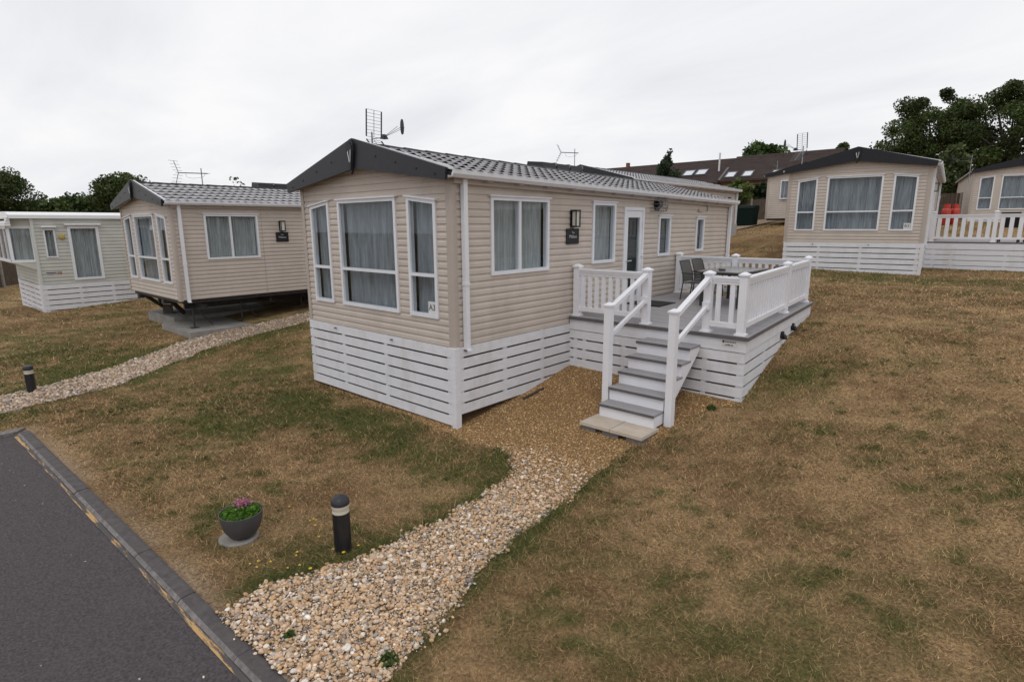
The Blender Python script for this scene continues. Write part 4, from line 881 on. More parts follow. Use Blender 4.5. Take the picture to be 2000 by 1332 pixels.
b = MB(); b.bar((.16,1.18,.18),(.20,1.62,.255),.035,.028); tag(b.build('wood_offcut', mat('old_wood', (.05,.038,.028), .9, var=.3, vscale=20)), 'dark wooden offcut lying on the gravel against the skirting', 'wood')
# ================================================================== garden furniture on the deck
M_SLING = mat('grey_textile', (.10,.097,.093), .85, var=.15, vscale=90, bump=.3, bscale=400)
M_FRAME = mat('charcoal_metal', (.035,.034,.034), .4, spec=.5)
M_TTOP = mat('grey_tabletop', (.20,.195,.185), .25, var=.1, vscale=4, spec=.5)
def chair(x, y, rz, label):
    z = dmap(x, y, DZ)[2]+.002; t = thing('garden_chair', label, 'chair', (x, y, z), 'dark chairs round the deck table', rz, world=False); t.scale = (.8, .8, .78)
    # faces local +x
    for s in (-1, 1):
        b = MB(); b.tube([(-.27,s*.26,0),(-.215,s*.26,.42),(-.235,s*.255,.62),(-.33,s*.25,.93)], .014, 6); b.build('back_leg', M_FRAME, t)
        b = MB(); b.tube([(.27,s*.27,0),(.235,s*.27,.40),(.225,s*.27,.62)], .014, 6); b.build('front_leg', M_FRAME, t)
        b = MB(); b.bar((-.25,s*.27,.645),(.26,s*.275,.635),.045,.022); b.build('armrest', M_FRAME, t)
    b = MB(); b.tube([(-.22,-.26,.41),(.24,-.26,.43),(.24,.26,.43),(-.22,.26,.41)], .013, 6); b.build('seat_frame', M_FRAME, t)
    b = MB(); b.hexa([(-.22,-.245,.405),(.24,-.245,.425),(.24,.245,.425),(-.22,.245,.405),(-.22,-.245,.418),(.24,-.245,.44),(.24,.245,.44),(-.22,.245,.418)]); b.build('seat', M_SLING, t)
    b = MB(); b.hexa([(-.215,-.24,.43),(-.235,-.24,.62),(-.235,.24,.62),(-.215,.24,.43),(-.227,-.24,.43),(-.247,-.24,.62),(-.247,.24,.62),(-.227,.24,.43)])
    b.hexa([(-.235,-.24,.62),(-.328,-.235,.93),(-.328,.235,.93),(-.235,.24,.62),(-.247,-.24,.62),(-.34,-.235,.93),(-.34,.235,.93),(-.247,.24,.62)]); b.build('backrest', M_SLING, t)
    b = MB(); b.tube([(-.333,-.25,.93),(-.333,.25,.93)], .013, 6); b.build('top_bar', M_FRAME, t); return t
chair(.83, 5.45, 0, 'grey garden chair left of the table, nearer to the steps'); chair(.83, 5.98, math.radians(-4), 'grey garden chair left of the table, farther from the steps')
chair(2.16, 5.0, math.radians(178), 'grey garden chair on the railing side of the table, nearer to the steps'); chair(2.14, 5.6, math.radians(183), 'grey garden chair on the railing side of the table, farther from the steps')
tz = dmap(1.7, 5.1, DZ)[2]; tb = thing('garden_table', 'grey rectangular garden table on the deck', 'table', (1.7, 5.1, tz))
b = MB(); b.box(1.20, 1.98, 4.62, 5.98, tz+.600, tz+.618); b.build('table_top', M_TTOP, tb)
b = MB()
for a_ in ((1.23,1.95,4.65,4.69), (1.23,1.95,5.91,5.95), (1.23,1.27,4.69,5.91), (1.91,1.95,4.69,5.91)): b.box(*a_, tz+.56, tz+.599)
b.build('table_frame', M_FRAME, tb)
for x, y in ((1.27,4.69), (1.91,4.69), (1.27,5.91), (1.91,5.91)): b = MB(); b.box(x-.022, x+.022, y-.022, y+.022, tz+.008, tz+.56); b.build('leg', M_FRAME, tb)
b = MB(); b.lathe([(.055,0),(.06,.02),(.05,.03),(.02,.032)], (1.52,4.9,tz+.619), 14); tag(b.build('ashtray', M_FRAME, None, True), 'small dark dish lying on the deck table', 'dish')
# ================================================================== bollard lights
M_BOLL = mat('black_bollard_paint', (.012,.0125,.016), .35, spec=.5, var=.2, vscale=12, dirt=((.06,.055,.05), .2, 14))
M_DOME = mat('dark_grey_dome', (.024,.025,.032), .45, spec=.4)
M_LENS = mat('cream_lens', (.55,.52,.43), .35, spec=.5)
def bollard(x, y, label, h=.505, r=.072, flat=False):
    z = g1(x, y); t = thing('bollard_light', label, 'bollard', (x, y, z), 'bollard lights by the paths')
    b = MB(); b.lathe([(r*1.02,-.02),(r,.01),(r*.99,h*.70)], (x,y,z), 28); b.build('post', M_BOLL, t, True)
    b = MB(); b.lathe([(r*.985,h*.702),(r*1.0,h*.715),(r*.93,h*.74),(r*.93,h*.765),(r*1.0,h*.785),(r*.985,h*.838)], (x,y,z), 28); b.build('lens', M_LENS, t, True)
    pr = [(r*1.03,h*.84),(r*1.06,h*.86)] + ([(r*1.05,h*.93),(r*.9,h*.985),(r*.5,h),(.002,h*1.005)] if flat else [(r*1.06*math.cos(a), h*.86+h*.14*math.sin(a)) for a in np.linspace(.15, 1.55, 8)])
    b = MB(); b.lathe(pr, (x,y,z), 28); b.build('dome', M_DOME, t, True)
    return t
bollard(1.41, -2.62, 'black bollard light with cream band between flower pot and stone path'); bollard(-6.72, -3.45, 'black bollard light beside the stone path on the far left', h=.45, r=.066, flat=True)
# ================================================================== flower pot
M_POT = mat('grey_plastic_pot', (.070,.066,.071), .55, var=.12, vscale=10, spec=.35)
px_, py_ = .585, -3.10; pz_ = g1(px_, py_)
b = MB(); b.lathe([(.16,-.03),(.165,.015),(.15,.028),(.01,.03)], (px_-.035,py_-.025,pz_), 20); tag(b.build('round_stone', M_CONC, None, True), 'flat round concrete disc under the flower pot', 'paving stone')
pot = thing('flower_pot', 'round grey plastic flower pot on the lawn near the kerb', 'flower pot', (px_, py_, pz_+.03)); PB = pz_+.032
b = MB(); b.lathe([(.085,0),(.11,.02),(.145,.075),(.168,.15),(.178,.222),(.178,.228),(.170,.228),(.165,.20),(.01,.195)], (px_,py_,PB), 32); b.build('pot_body', M_POT, pot, True)
b = MB(); b.lathe([(.01,.198),(.163,.201),(.163,.19)], (px_,py_,PB), 24); b.build('soil', mat('potting_soil', (.03,.022,.016), .95, bump=.6, bscale=60), pot)
def leaf_cloud(name, C, size, col, parent=None, up=.5, aspect=1.6, loc=None, m=None, var=.35, shade=None):
    """many small leaf faces centred on the rows of C"""
    n = len(C); N = RNG.normal(0, 1, (n, 3)); N[:, 2] = np.abs(N[:, 2])*up*2+.1; N /= np.linalg.norm(N, axis=1)[:, None]
    A = RNG.normal(0, 1, (n, 3)); A -= N*(A*N).sum(1)[:, None]; A /= np.linalg.norm(A, axis=1)[:, None]; B = np.cross(N, A)
    s = size*RNG.uniform(.6, 1.4, (n, 1)); a = A*s*aspect*.5; b = B*s*.5
    V = np.stack([C-a, C-a*.1+b+N*s*.12, C+a, C-a*.1-b+N*s*.12], 1).reshape(-1, 3); F = np.arange(4*n).reshape(-1, 4)
    c = np.array(col)[None]*RNG.uniform(1-var, 1+var, (n, 1)) * (1+RNG.normal(0, .06, (n, 3))) * (1 if shade is None else shade[:, None]); C4 = np.repeat(np.clip(c, 0, 1), 4, 0)
    return npmesh(name, V, F, m or M_LEAF, parent, colors=C4, loc=loc)
def leafmat():
    m = bpy.data.materials.new('leaf'); m.use_nodes = True; t = m.node_tree; b = t.nodes['Principled BSDF']; a = t.nodes.new('ShaderNodeAttribute'); a.attribute_name = 'Col'
    t.links.new(a.outputs['Color'], b.inputs['Base Color']); b.inputs['Roughness'].default_value = .6; b.inputs['Specular IOR Level'].default_value = .3
    tr = t.nodes.new('ShaderNodeBsdfTranslucent'); t.links.new(a.outputs['Color'], tr.inputs[0]); mx_ = t.nodes.new('ShaderNodeMixShader'); mx_.inputs[0].default_value = .25
    t.links.new(b.outputs[0], mx_.inputs[1]); t.links.new(tr.outputs[0], mx_.inputs[2]); t.links.new(mx_.outputs[0], t.nodes['Material Output'].inputs[0]); return m
M_LEAF = leafmat()
pl = thing('potted_plant', 'bushy green plant with a pink flower cluster in the grey pot', 'plant', (px_, py_, PB+.2), world=False)
r_ = np.sqrt(RNG.random(1700))*.158; a_ = RNG.random(1700)*2*math.pi; C = np.stack([r_*np.cos(a_), r_*np.sin(a_), .012+.045*RNG.random(1700)*(1-(r_/.165)**2)+.012*fbm(r_*np.cos(a_)+3, r_*np.sin(a_), .04, 2)], 1)
leaf_cloud('foliage', C, .019, (.085,.19,.022), pl, up=.7)['kind'] = 'stuff'
C = RNG.normal(0, 1, (260, 3))*np.array([.036,.030,.012])+np.array([-.045,.045,.075]); leaf_cloud('flowers', C, .016, (.46,.17,.27), pl, up=.8, aspect=1.0)['kind'] = 'stuff'
# dandelions near the bollard and kerb
M_DAND = mat('yellow_petals', (.62,.44,.03), .7); M_STEM = mat('green_stem', (.10,.14,.04), .7)
dpx = [(1045,0)]
dand = [(565,990),(623,1050),(605,1018),(612,1015),(617,1018),(616,1027),(651,1076),(666,1070),(685,1063),(700,1068),(671,1082),(579,1090),(585,1106),(562,1112),(606,1113),(504,1100),(488,1103),(502,1111),(529,1103),(580,1082)]
for i, (a, b_) in enumerate(dand):
    p = onplane(a, b_, 2, .012); x, y = p[0], p[1]; z = g1(x, y); big = i in (14, 8, 7, 10); t = thing('dandelion', 'small yellow dandelion in the grass between pot and bollard', 'flower', (x, y, z), 'yellow dandelions in the grass')
    s = .015 if big else random.uniform(.008, .011); h = random.uniform(.02, .04)
    q = MB(); q.tube([(x,y,z-.005),(x+.003,y,z+h)], .0012, 5); q.build('stem', M_STEM, t); q = MB(); q.lathe([(.002,0),(s*.9,.003),(s,.006),(s*.5,.009),(.0005,.010)], (x+.003,y,z+h), 9); q.build('flower_head', M_DAND, t)
def tuft(x, y, n, r, h, label):
    z = g1(x, y); a = RNG.random(n)*2*math.pi; q = r*np.sqrt(RNG.random(n)); C = np.stack([q*np.cos(a), q*np.sin(a), h*RNG.random(n)*(1-(q/r)**2*.7)], 1)
    o = leaf_cloud('weed', C, .022, (.07,.115,.03), None, up=.5, aspect=2.2); o.location = (x, y, z+.01); return tag(o, label, 'weed')
p = onplane(566, 1240, 2, .02); tuft(p[0], p[1], 90, .03, .035, 'small green weed growing alone in the stone path')
p = onplane(1390, 805, 2, .25); tuft(p[0], p[1], 120, .06, .04, 'green weed in front of the deck corner beside the steps')
p = onplane(760, 1290, 2, .02); tuft(p[0], p[1], 140, .06, .04, 'green weed at the path edge, bottom of the picture')
p = onplane(945, 843, 2, .03)
# ================================================================== TV aerials
M_ALU = mat('aerial_metal', (.30,.30,.31), .45, metal=.6); M_ALUD = mat('dark_aerial_metal', (.03,.03,.035), .5)
def yagi(base, h, label, heading, boom=.62, refl=.42, grp='stick aerials on the roofs', off=0.0, sc=1.0):
    t = thing('aerial', label, 'aerial', base, grp, heading, world=False)
    q = MB(); q.tube([(0,0,-.05),(0,0,h+.12*sc)], .014*sc, 7); q.build('mast', M_ALU, t)
    q = MB(); q.bar((-.2*boom,0,h-.02),(.8*boom,0,h+.03),.022*sc,.022*sc); q.build('boom', M_ALUD, t)
    for i in range(9): q = MB(); xx = -.2*boom+boom*i/8; q.tube([(xx,-.09*sc,h-.015+.045*i/8),(xx,.09*sc,h-.015+.045*i/8)], .005*sc, 5); q.build('director', M_ALUD, t)
    q = MB(); xr = .8*boom; q.tube([(xr+.12*sc,0,h+refl*.55),(xr,0,h+.03)], .008*sc, 5); q.tube([(xr,0,h+.03),(xr+.16*sc,0,h-refl*.55)], .008*sc, 5)
    for k in (-1,-.72,-.45,-.2,.2,.45,.72,1): zz = h+.03+k*refl*.5; xx = xr+abs(k)*.13*sc; q.tube([(xx,-.15*sc,zz),(xx,.15*sc,zz)], .004*sc, 5)
    q.build('reflector', M_ALUD, t)
    q = MB(); q.tube([(.55*boom,0,h),(.52*boom,0,h-.09*sc),(.3*boom,0,h-.13*sc),(0,0,h-.11*sc),(-.1*boom,0,h-.08*sc),(-.12*boom,0,h-.01)], .004*sc, 5); q.build('cable', M_ALU, t); return t
def grid_aerial(base, h, heading, label, sc=1.0, flip=1):
    """mast with two tilted wire-grid reflectors and a director arm"""
    t = thing('aerial', label, 'aerial', base, 'grid aerials on the roofs', heading, world=False)
    q = MB(); q.tube([(0,0,-.1),(0,0,h+.14*sc)], .017*sc, 8); q.build('mast', M_ALU, t)
    def panel(p0, p1, w):
        q = MB(); d = MB(); p0 = Vector(p0); p1 = Vector(p1)
        db = [MB().bar(p0+Vector((0,s*w,0)), p1+Vector((0,s*w,0)), .022*sc, .02*sc, (1,0,.2)) for s in (-1, 1)]
        q.tube([p0,p1], .007*sc, 5)
        for i in range(9): c = p0+(p1-p0)*(i/8); q.tube([c+Vector((0,-w,0)), c+Vector((0,w,0))], .0042*sc, 5)
        o = q.build('grid_reflector', M_ALU, t); [d_.build('side_bar', M_ALUD, o) for d_ in db]
    panel((.06*sc,0,h+.03*sc), (.10*sc,0,h+.56*sc), .21*sc); panel((.06*sc,0,h-.03*sc), (.36*sc,0,h-.36*sc), .21*sc)
    q = MB(); q.hexa([(.30*sc,-.07*sc,h-.03*sc),(.42*sc,-.07*sc,h-.03*sc),(.42*sc,.07*sc,h-.03*sc),(.30*sc,.07*sc,h-.03*sc),(.33*sc,-.03*sc,h+.06*sc),(.39*sc,-.03*sc,h+.06*sc),(.39*sc,.03*sc,h+.06*sc),(.33*sc,.03*sc,h+.06*sc)]); q.build('dipole_box', M_BLACK, t)
    q = MB(); q.tube([(0,0,h),(.40*sc,0,h)], .010*sc, 6); 
    for s in (-1,0,1): q.tube([(.40*sc,s*.01,h+.02*sc),(.86*sc,s*.10*sc,h+.16*sc)], .005*sc, 5)
    q.build('arm', M_ALU, t)
    q = MB(); q.lathe([(.001,0),(.15*sc,.01),(.15*sc,.03),(.001,.045)], n=14); m_ = q.mesh('director_disc'); m_.transform(Matrix.Translation((.86*sc,0,h+.16*sc)) @ Matrix.Rotation(math.radians(90), 4, 'Y') @ Matrix.Scale(.28, 4, (0,1,0)) ); meshobj('director_disc', m_, M_ALUD, t)
    return t
pa = onplane(727, 279, 0, -2.25); grid_aerial((pa[0], pa[1], 3.72), .27, math.radians(8), 'wire grid TV aerial on the roof of the large middle caravan', .72)
pa = onplane(396, 362, 0, -8.92-2.1); yagi((pa[0], pa[1], 3.66), .42, 'thin TV aerial on the roof of the left raised caravan', math.radians(205), .95, .62)
pa = onplane(1122, 330, 0, -6.3); yagi((pa[0], pa[1], 4.45), .62, 'thin TV aerial seen behind the roof of the large caravan', math.radians(200), .6, .5)
pa = onplane(1566, 322, 1, 16.5); grid_aerial((pa[0], pa[1], pa[2]-.15), .62, math.radians(-116), 'wire grid TV aerial on the roof of the B3 caravan', .95)
pa = onplane(1516, 350, 1, 29.6); yagi((pa[0], pa[1], pa[2]-.1), .95, 'pale TV aerial above the small far caravan', math.radians(140), .6, .5)
pa = onplane(1892, 352, 1, 31.5); yagi((pa[0], pa[1], pa[2]-.1), 1.15, 'TV aerial on a pole left of the far right caravan', math.radians(150), 1.1, .5)
# ================================================================== older pale green caravan on the far left
gx, gy = -16.45, -1.63
gt = thing('static_caravan', 'old pale green caravan with curved white roof at the left edge', 'caravan', (gx, gy, .0), world=False)
GW, GL, GE = 3.66, 9.5, 3.03; FS = FR((0,0,0), (0,1,0), (1,0,0)); FF = FR((0,0,0), (1,0,0), (0,-1,0))
q = MB(); q.box(-GW+.08, -.16, .10, GL-.08, .9, 3.0); q.build('body_shell', M_DARK, gt)
siding(gt, FS, .03, GL-.03, 1.0, GE-.02, .105, [(.26,.50,1.83,2.64,2.64), (.85,1.60,1.12,2.72,2.72)], M_SIDE2, False)
siding(gt, FF, -GW+.03, -.03, 1.0, GE, .105, [], M_SIDE2, False)
for x, y in ((0,0), (-GW,0)): q = MB(); q.box(x-.045, x+.03, y-.03, y+.045, .98, GE); q.build('corner_post', mat('pale_green_trim', (.58,.60,.57), .45), gt)
q = MB(); q.box(-GW, -.02, GL-.03, GL, .98, GE+.1); q.box(-GW, -GW+.03, 0, GL, .98, GE); q.build('far_wall', M_SIDE2, gt)
M_WROOF = mat('white_metal_roof', (.80,.81,.82), .35, spec=.5, dirt=((.5,.5,.46), .3, 3))
q = MB(); arc = [(-GW/2+(GW/2+.08)*math.cos(a), GE+.02+.13*math.sin(a)**.8) for a in np.linspace(0, math.pi, 19)]
q.prism(arc + [(-GW-.06, GE-.05), (.06, GE-.05)], -.50, GL+.1, 'y'); q.build('roof', M_WROOF, gt)
q = MB(); q.box(.035, .10, -.50, GL+.05, GE-.07, GE+.03); q.build('gutter', M_WROOF, gt)
q = MB()
for i in range(3): q.box(-GW+.02, -.02, -.60+i*.03, -.46, GE-.28+i*.075, GE-.215+i*.075)
q.build('front_canopy', M_WROOF, gt)
# bay window
bay = MB(); z0, z1 = 1.72, 2.72
def bayp(z, e=0): return [(-GW+.12,.02), (-GW+.30,-.52-e), (-.34,-.52-e), (-.10,.02)]
lo_ = bayp(z0); hi_ = bayp(z1)
F1 = FR((gx*0,-.52,0), (1,0,0), (0,-1,0))
wb = MB()
for u in (-GW+.30, -2.72, -1.83, -.95, -.40): F1.box(wb, u, u+.06, -.05, .02, z0, z1)
F1.box(wb, -GW+.30, -.34, -.05, .024, z0-.03, z0+.045); F1.box(wb, -GW+.30, -.34, -.05, .024, z1-.05, z1+.03)
sideU = Vector((-.10+.34, .02+.52, 0)).normalized(); F2 = FR((-.34,-.52,0), sideU, (sideU.y, -sideU.x, 0)); Lb = Vector((-.24,.54,0)).length
for u in (0, Lb-.06): F2.box(wb, u, u+.06, -.05, .02, z0, z1)
F2.box(wb, 0, Lb, -.05, .022, z0-.03, z0+.045); F2.box(wb, 0, Lb, -.05, .022, z1-.05, z1+.03)
wbo = wb.build('bay_window', M_WHITE, gt)
for a, b_ in ((-GW+.36,-2.72), (-2.66,-1.83), (-1.77,-.95), (-.89,-.40)): q = MB(); F1.box(q, a, b_, -.02, -.014, z0+.045, z1-.05); q.build('pane', M_GLASS2, wbo)
q = MB(); F2.box(q, .06, Lb-.06, -.02, -.014, z0+.045, z1-.05); q.build('pane', M_GLASS, wbo)
curtain(wbo, F2, .05, Lb-.08, z0+.05, z1-.06, -.06, M_CURT2, 93); curtain(wbo, F1, -1.75, -.42, z0+.05, z1-.06, -.09, M_CURT2, 91); curtain(wbo, F1, -2.9, -2.0, z0+.05, z1-.06, -.09, M_CURT2, 92)
q = MB(); q.prism([(-GW+.3,-.45), (-.36,-.45), (-.14,.06), (-GW+.14,.06)], z0-.02, z0+.0, 'z'); q.build('bay_sill', M_WHITE, wbo)
q = MB(); q.prism([(-GW+.22,.02), (-GW+.38,-.38), (-.44,-.38), (-.22,.02)], z0-.02, z1+.02, 'z'); q.build('bay_core', M_DARK, wbo)
q = MB(); q.prism([(-GW+.12,.02), (-GW+.28,-.54), (-.33,-.54), (-.09,.02)], z1+.03, GE-.08, 'z'); q.build('bay_head', mat('pale_green_panel', (.55,.565,.52), .45), wbo)
q = MB(); q.hexa([(-GW+.2,0,1.45),(-.14,0,1.45),(-.14,.02,1.45),(-GW+.2,.02,1.45),(-GW+.28,-.55,1.70),(-.32,-.55,1.70),(-.10,.02,1.70),(-GW+.12,.02,1.70)]); q.build('bay_apron', mat('pale_green_panel', (.55,.565,.52), .45, dirt=((.28,.29,.20), .5, 3)), wbo)
window(gt, FS, .24, .52, 1.81, 2.66, cm=M_CURT2, seed=70, fw=.04); window(gt, FS, .83, 1.62, 1.10, 2.74, cm=M_CURT2, seed=71, fw=.075, name='patio_window')
for a, b_ in ((.20,.56), (.76,1.68)): q = MB(); FS.box(q, a, b_, .02, .12, 2.70+(.07 if a > .5 else 0), 2.745+(.07 if a > .5 else 0)); q.build('window_hood', M_WROOF, gt)
q = MB(); q.lathe([(.001,0),(.06,.008),(.085,.04),(.06,.075),(.001,.085)], n=16); m_ = q.mesh('round_lamp', True); m_.transform(Matrix.Translation((.02,.665,2.42)) @ Matrix.Rotation(math.radians(90), 4, 'Y')); meshobj('round_lamp', m_, mat('amber_lamp_glass', (.42,.33,.10), .3), gt)
q = MB(); FS.box(q, .16, .40, .022, .026, 1.355, 1.378); dc = q.build('name_decal', mat('navy_decal', (.03,.03,.06), .5), gt)
q = MB(); FS.box(q, .20, .36, .022, .026, 1.315, 1.335); q.build('decal_stripe', mat('lilac_decal', (.30,.30,.38), .5), dc)
text_obj('decal_number', '38', .135, mat('red_decal', (.33,.045,.035), .5), dc, FS.p(.475, .024, 1.345), (0,1,0), (0,0,1))
FK = FR((.03,0,0), (0,1,0), (1,0,0)); FK0 = FR((0,-.03,0), (1,0,0), (0,-1,0)); sk = MB(); sk.box(-GW+.01,-GW+.03,.0,GL,-.1,.99); sk.box(-GW+.03,-.03,GL-.03,GL,-.1,.99)
sko = sk.build('skirting', M_DARK, gt)
cb = MB(); cb.box(-.03,.042,-.042,.03,.02,.998); cb.build('corner_board', M_SKIRT, sko)
skirt_run(sko, FK, 0, GL, 1.0, 6, list(np.arange(.08, GL, .86)), split=False); skirt_run(sko, FK0, -GW, 0, 1.0, 6, list(np.arange(-GW+.05, 0, .85)), split=False)
# ================================================================== deck of the upper caravan on the right
d2 = thing('deck', 'white deck with railing at the far right beside the B3 caravan', 'deck', (5, 17, 1.3)); Z2 = 2.125; Y2 = 16.95
q = MB(); q.box(3.09, 10.6, Y2, 21.5, Z2-.04, Z2); q.build('deck_floor', M_DECK, d2)
q = MB(); q.box(3.08, 10.62, Y2-.03, Y2, Z2-.03, Z2+.004); q.build('edge_trim', M_DECKE, d2)
q = MB(); q.box(3.09, 10.6, Y2-.02, Y2-.001, Z2-.22, Z2-.035); q.build('fascia', M_SKIRT, d2)
for i in range(5): q = MB(); q.box(3.09, 10.6, Y2-.014, Y2+.004, Z2-.235-(i+1)*SK_P+.015, Z2-.235-i*SK_P); q.build('skirt_board', M_SKIRT, d2)
for u in (3.3,3.75,5.0,6.3,7.6,9,10.4): q = MB(); q.box(u-.04, u+.04, Y2+.006, Y2+.03, 1.15, Z2-.23); q.build('batten', M_SKIRT, d2)
q = MB(); q.box(3.09, 10.6, 21.47, 21.5, 1.2, Z2-.05); q.box(10.57,10.6,Y2+.04,21.46,1.2,Z2-.05); q.build('back_board', M_SKIRT, d2)
pxs = [3.2, 4.67, 6.2, 8.3, 10.45]
for x in pxs: post(d2, x, Y2+.09, Z2, Z2+.90, prefix='post')
for a, b_ in zip(pxs[:-1], pxs[1:]): railing(d2, (a, Y2+.09), (b_, Y2+.09), Z2, hr=.80, picket=.10, gap=.085)
def bchair(x, y, rz, label):
    t = thing('stacking_chair', label, 'chair', (x, y, Z2+.001), 'dark chairs on the far right deck', rz, world=False); m = mat('navy_black_plastic', (.012,.013,.022), .45)
    for s in (-1, 1):
        for xx in (-.2, .2): q = MB(); q.tube([(xx*1.1,s*.22,0),(xx,s*.21,.43)], .02, 6); q.build('leg', m, t)
    q = MB(); q.box(-.22,.22,-.23,.23,.42,.45); q.build('seat', m, t); q = MB(); q.hexa([(-.24,-.22,.45),(-.20,-.22,.45),(-.20,.22,.45),(-.24,.22,.45),(-.34,-.22,.86),(-.31,-.22,.86),(-.31,.22,.86),(-.34,.22,.86)]); q.build('backrest', m, t)
bchair(5.0, 17.55, math.radians(86), 'dark chair behind the far railing, right of its white post'); bchair(5.58, 17.6, math.radians(95), 'dark chair behind the far railing, nearest the right edge of the picture')
# gas cylinders
M_RED = mat('red_gas_paint', (.42,.035,.018), .4, var=.15, vscale=8, dirt=((.2,.05,.03), .4, 10))
for px, lb in ((1848, 'red gas cylinder between the right caravans, on the left of the pair'), (1865, 'red gas cylinder between the right caravans, on the right of the pair')):
    p = atdepth(px, 418, 26.5); zb_ = g1(p[0], p[1]); ht = min(1.35, 3.55-zb_); t = thing('gas_cylinder', lb, 'gas cylinder', (p[0], p[1], zb_), 'red gas cylinders')
    q = MB(); r = .185; q.lathe([(r*.9,0),(r,.05),(r,ht-.32),(r*.93,ht-.24),(r*.6,ht-.17),(r*.3,ht-.15)], (p[0],p[1],zb_), 20); q.build('tank', M_RED, t, True)
    q = MB(); q.lathe([(r*.72,ht-.22),(r*.72,ht),(r*.66,ht),(r*.66,ht-.22)], (p[0],p[1],zb_), 18, cap=(False, False)); q.build('collar', M_RED, t, True); q = MB(); q.lathe([(.03,ht-.17),(.03,ht-.06)], (p[0],p[1],zb_), 8); q.build('valve', M_STEEL, t)
# utility box and green bin behind
p = atdepth(1458, 432, 30.5); zb_ = g1(p[0], p[1]); t = thing('storage_bin', 'dark green storage bin by the back fence', 'bin', (p[0], p[1], zb_)); M_BIN = mat('dark_green_plastic', (.006,.014,.012), .8, spec=.1)
q = MB(); q.hexa([(p[0]-.42,p[1]-.4,zb_),(p[0]+.42,p[1]-.4,zb_),(p[0]+.42,p[1]+.4,zb_),(p[0]-.42,p[1]+.4,zb_),(p[0]-.46,p[1]-.45,zb_+.92),(p[0]+.46,p[1]-.45,zb_+.92),(p[0]+.46,p[1]+.45,zb_+.92),(p[0]-.46,p[1]+.45,zb_+.92)]); q.build('body', M_BIN, t)
q = MB(); q.hexa([(p[0]-.48,p[1]-.48,zb_+.925),(p[0]+.48,p[1]-.48,zb_+.925),(p[0]+.48,p[1]+.48,zb_+.925),(p[0]-.48,p[1]+.48,zb_+.925),(p[0]-.45,p[1]-.3,zb_+1.06),(p[0]+.45,p[1]-.3,zb_+1.06),(p[0]+.45,p[1]+.45,zb_+1.1),(p[0]-.45,p[1]+.45,zb_+1.1)]); q.build('lid', M_BIN, t)
q = MB(); q.box(.02,.20,8.15,8.55,1.28,1.95); q.build('meter_box', mat('light_grey_box', (.45,.45,.46), .5), b2)
q = MB(); q.box(.02,.22,8.2,8.28,1.05,1.2); q.tube([(.1,8.3,1.1),(.5,9.4,.95)], .012, 6); q.tube([(.1,8.3,1.22),(.45,9.3,1.2)], .012, 6); q.build('pipes', M_BLACK, b2)
q = MB(); q.tube([(.02,7.9,2.98),(.12,7.9,2.98)], .05, 10); q.build('vent_cowl', M_BLACK, b2); q = MB(); q.tube([(.03,4.35,3.02),(.12,4.35,3.02),(.14,4.35,2.95)], .05, 10); q.build('vent_cowl', M_BLACK, b2)
# ================================================================== fences
M_FENCE = mat('weathered_fence', (.085,.062,.047), .9, var=.3, vscale=3, stretch=(6, 6, .7), bump=.3, bscale=40); M_FPOST = mat('concrete_post', (.26,.235,.20), .9, var=.15, vscale=6)
def fence(a, b_, h, label, pw=1.85):
    a = Vector(a); b_ = Vector(b_); n = max(1, int(round((b_-a).length/pw))); d = (b_-a)/n; t = thing('fence', label, 'fence', (a.x, a.y, g1(a.x, a.y))); u = d.normalized(); r = Vector((-u.y, u.x))
    for i in range(n+1):
        p = a+d*i; z = g1(p.x, p.y); q = MB(); q.bar((p.x,p.y,z-.3),(p.x,p.y,z+h+.06),.10,.10,(u.x,u.y,0)); q.build('post', M_FPOST, t)
        if i == n: break
        p2 = a+d*(i+1); z2 = (g1(p.x,p.y)+g1(p2.x,p2.y))/2; q = MB(); k = 12
        for j in range(k):
            s0 = p+u*(.06+(pw-.12)*j/k*(d.length/pw)); s1 = p+u*(.06+(pw-.12)*(j+.93)/k*(d.length/pw)); o = r*(.012 if j % 2 else -.0)
            q.hexa([(s0.x+o.x,s0.y+o.y,z2+.04),(s1.x+o.x,s1.y+o.y,z2+.04),(s1.x+o.x+r.x*.015,s1.y+o.y+r.y*.015,z2+.04),(s0.x+o.x+r.x*.015,s0.y+o.y+r.y*.015,z2+.04),(s0.x+o.x,s0.y+o.y,z2+h),(s1.x+o.x,s1.y+o.y,z2+h),(s1.x+o.x+r.x*.015,s1.y+o.y+r.y*.015,z2+h),(s0.x+o.x+r.x*.015,s0.y+o.y+r.y*.015,z2+h)])
        q.build('fence_panel', M_FENCE, t)
fence((-17,33.4), (2.6,33.4), 1.3, 'brown board fence across the back in front of the houses')
fa_ = atdepth(-60, 540, 24); fb_ = atdepth(60, 540, 27.5); fence((fa_[0],fa_[1]), (fb_[0],fb_[1]), 1.75, 'grey brown board fence behind the old green caravan')
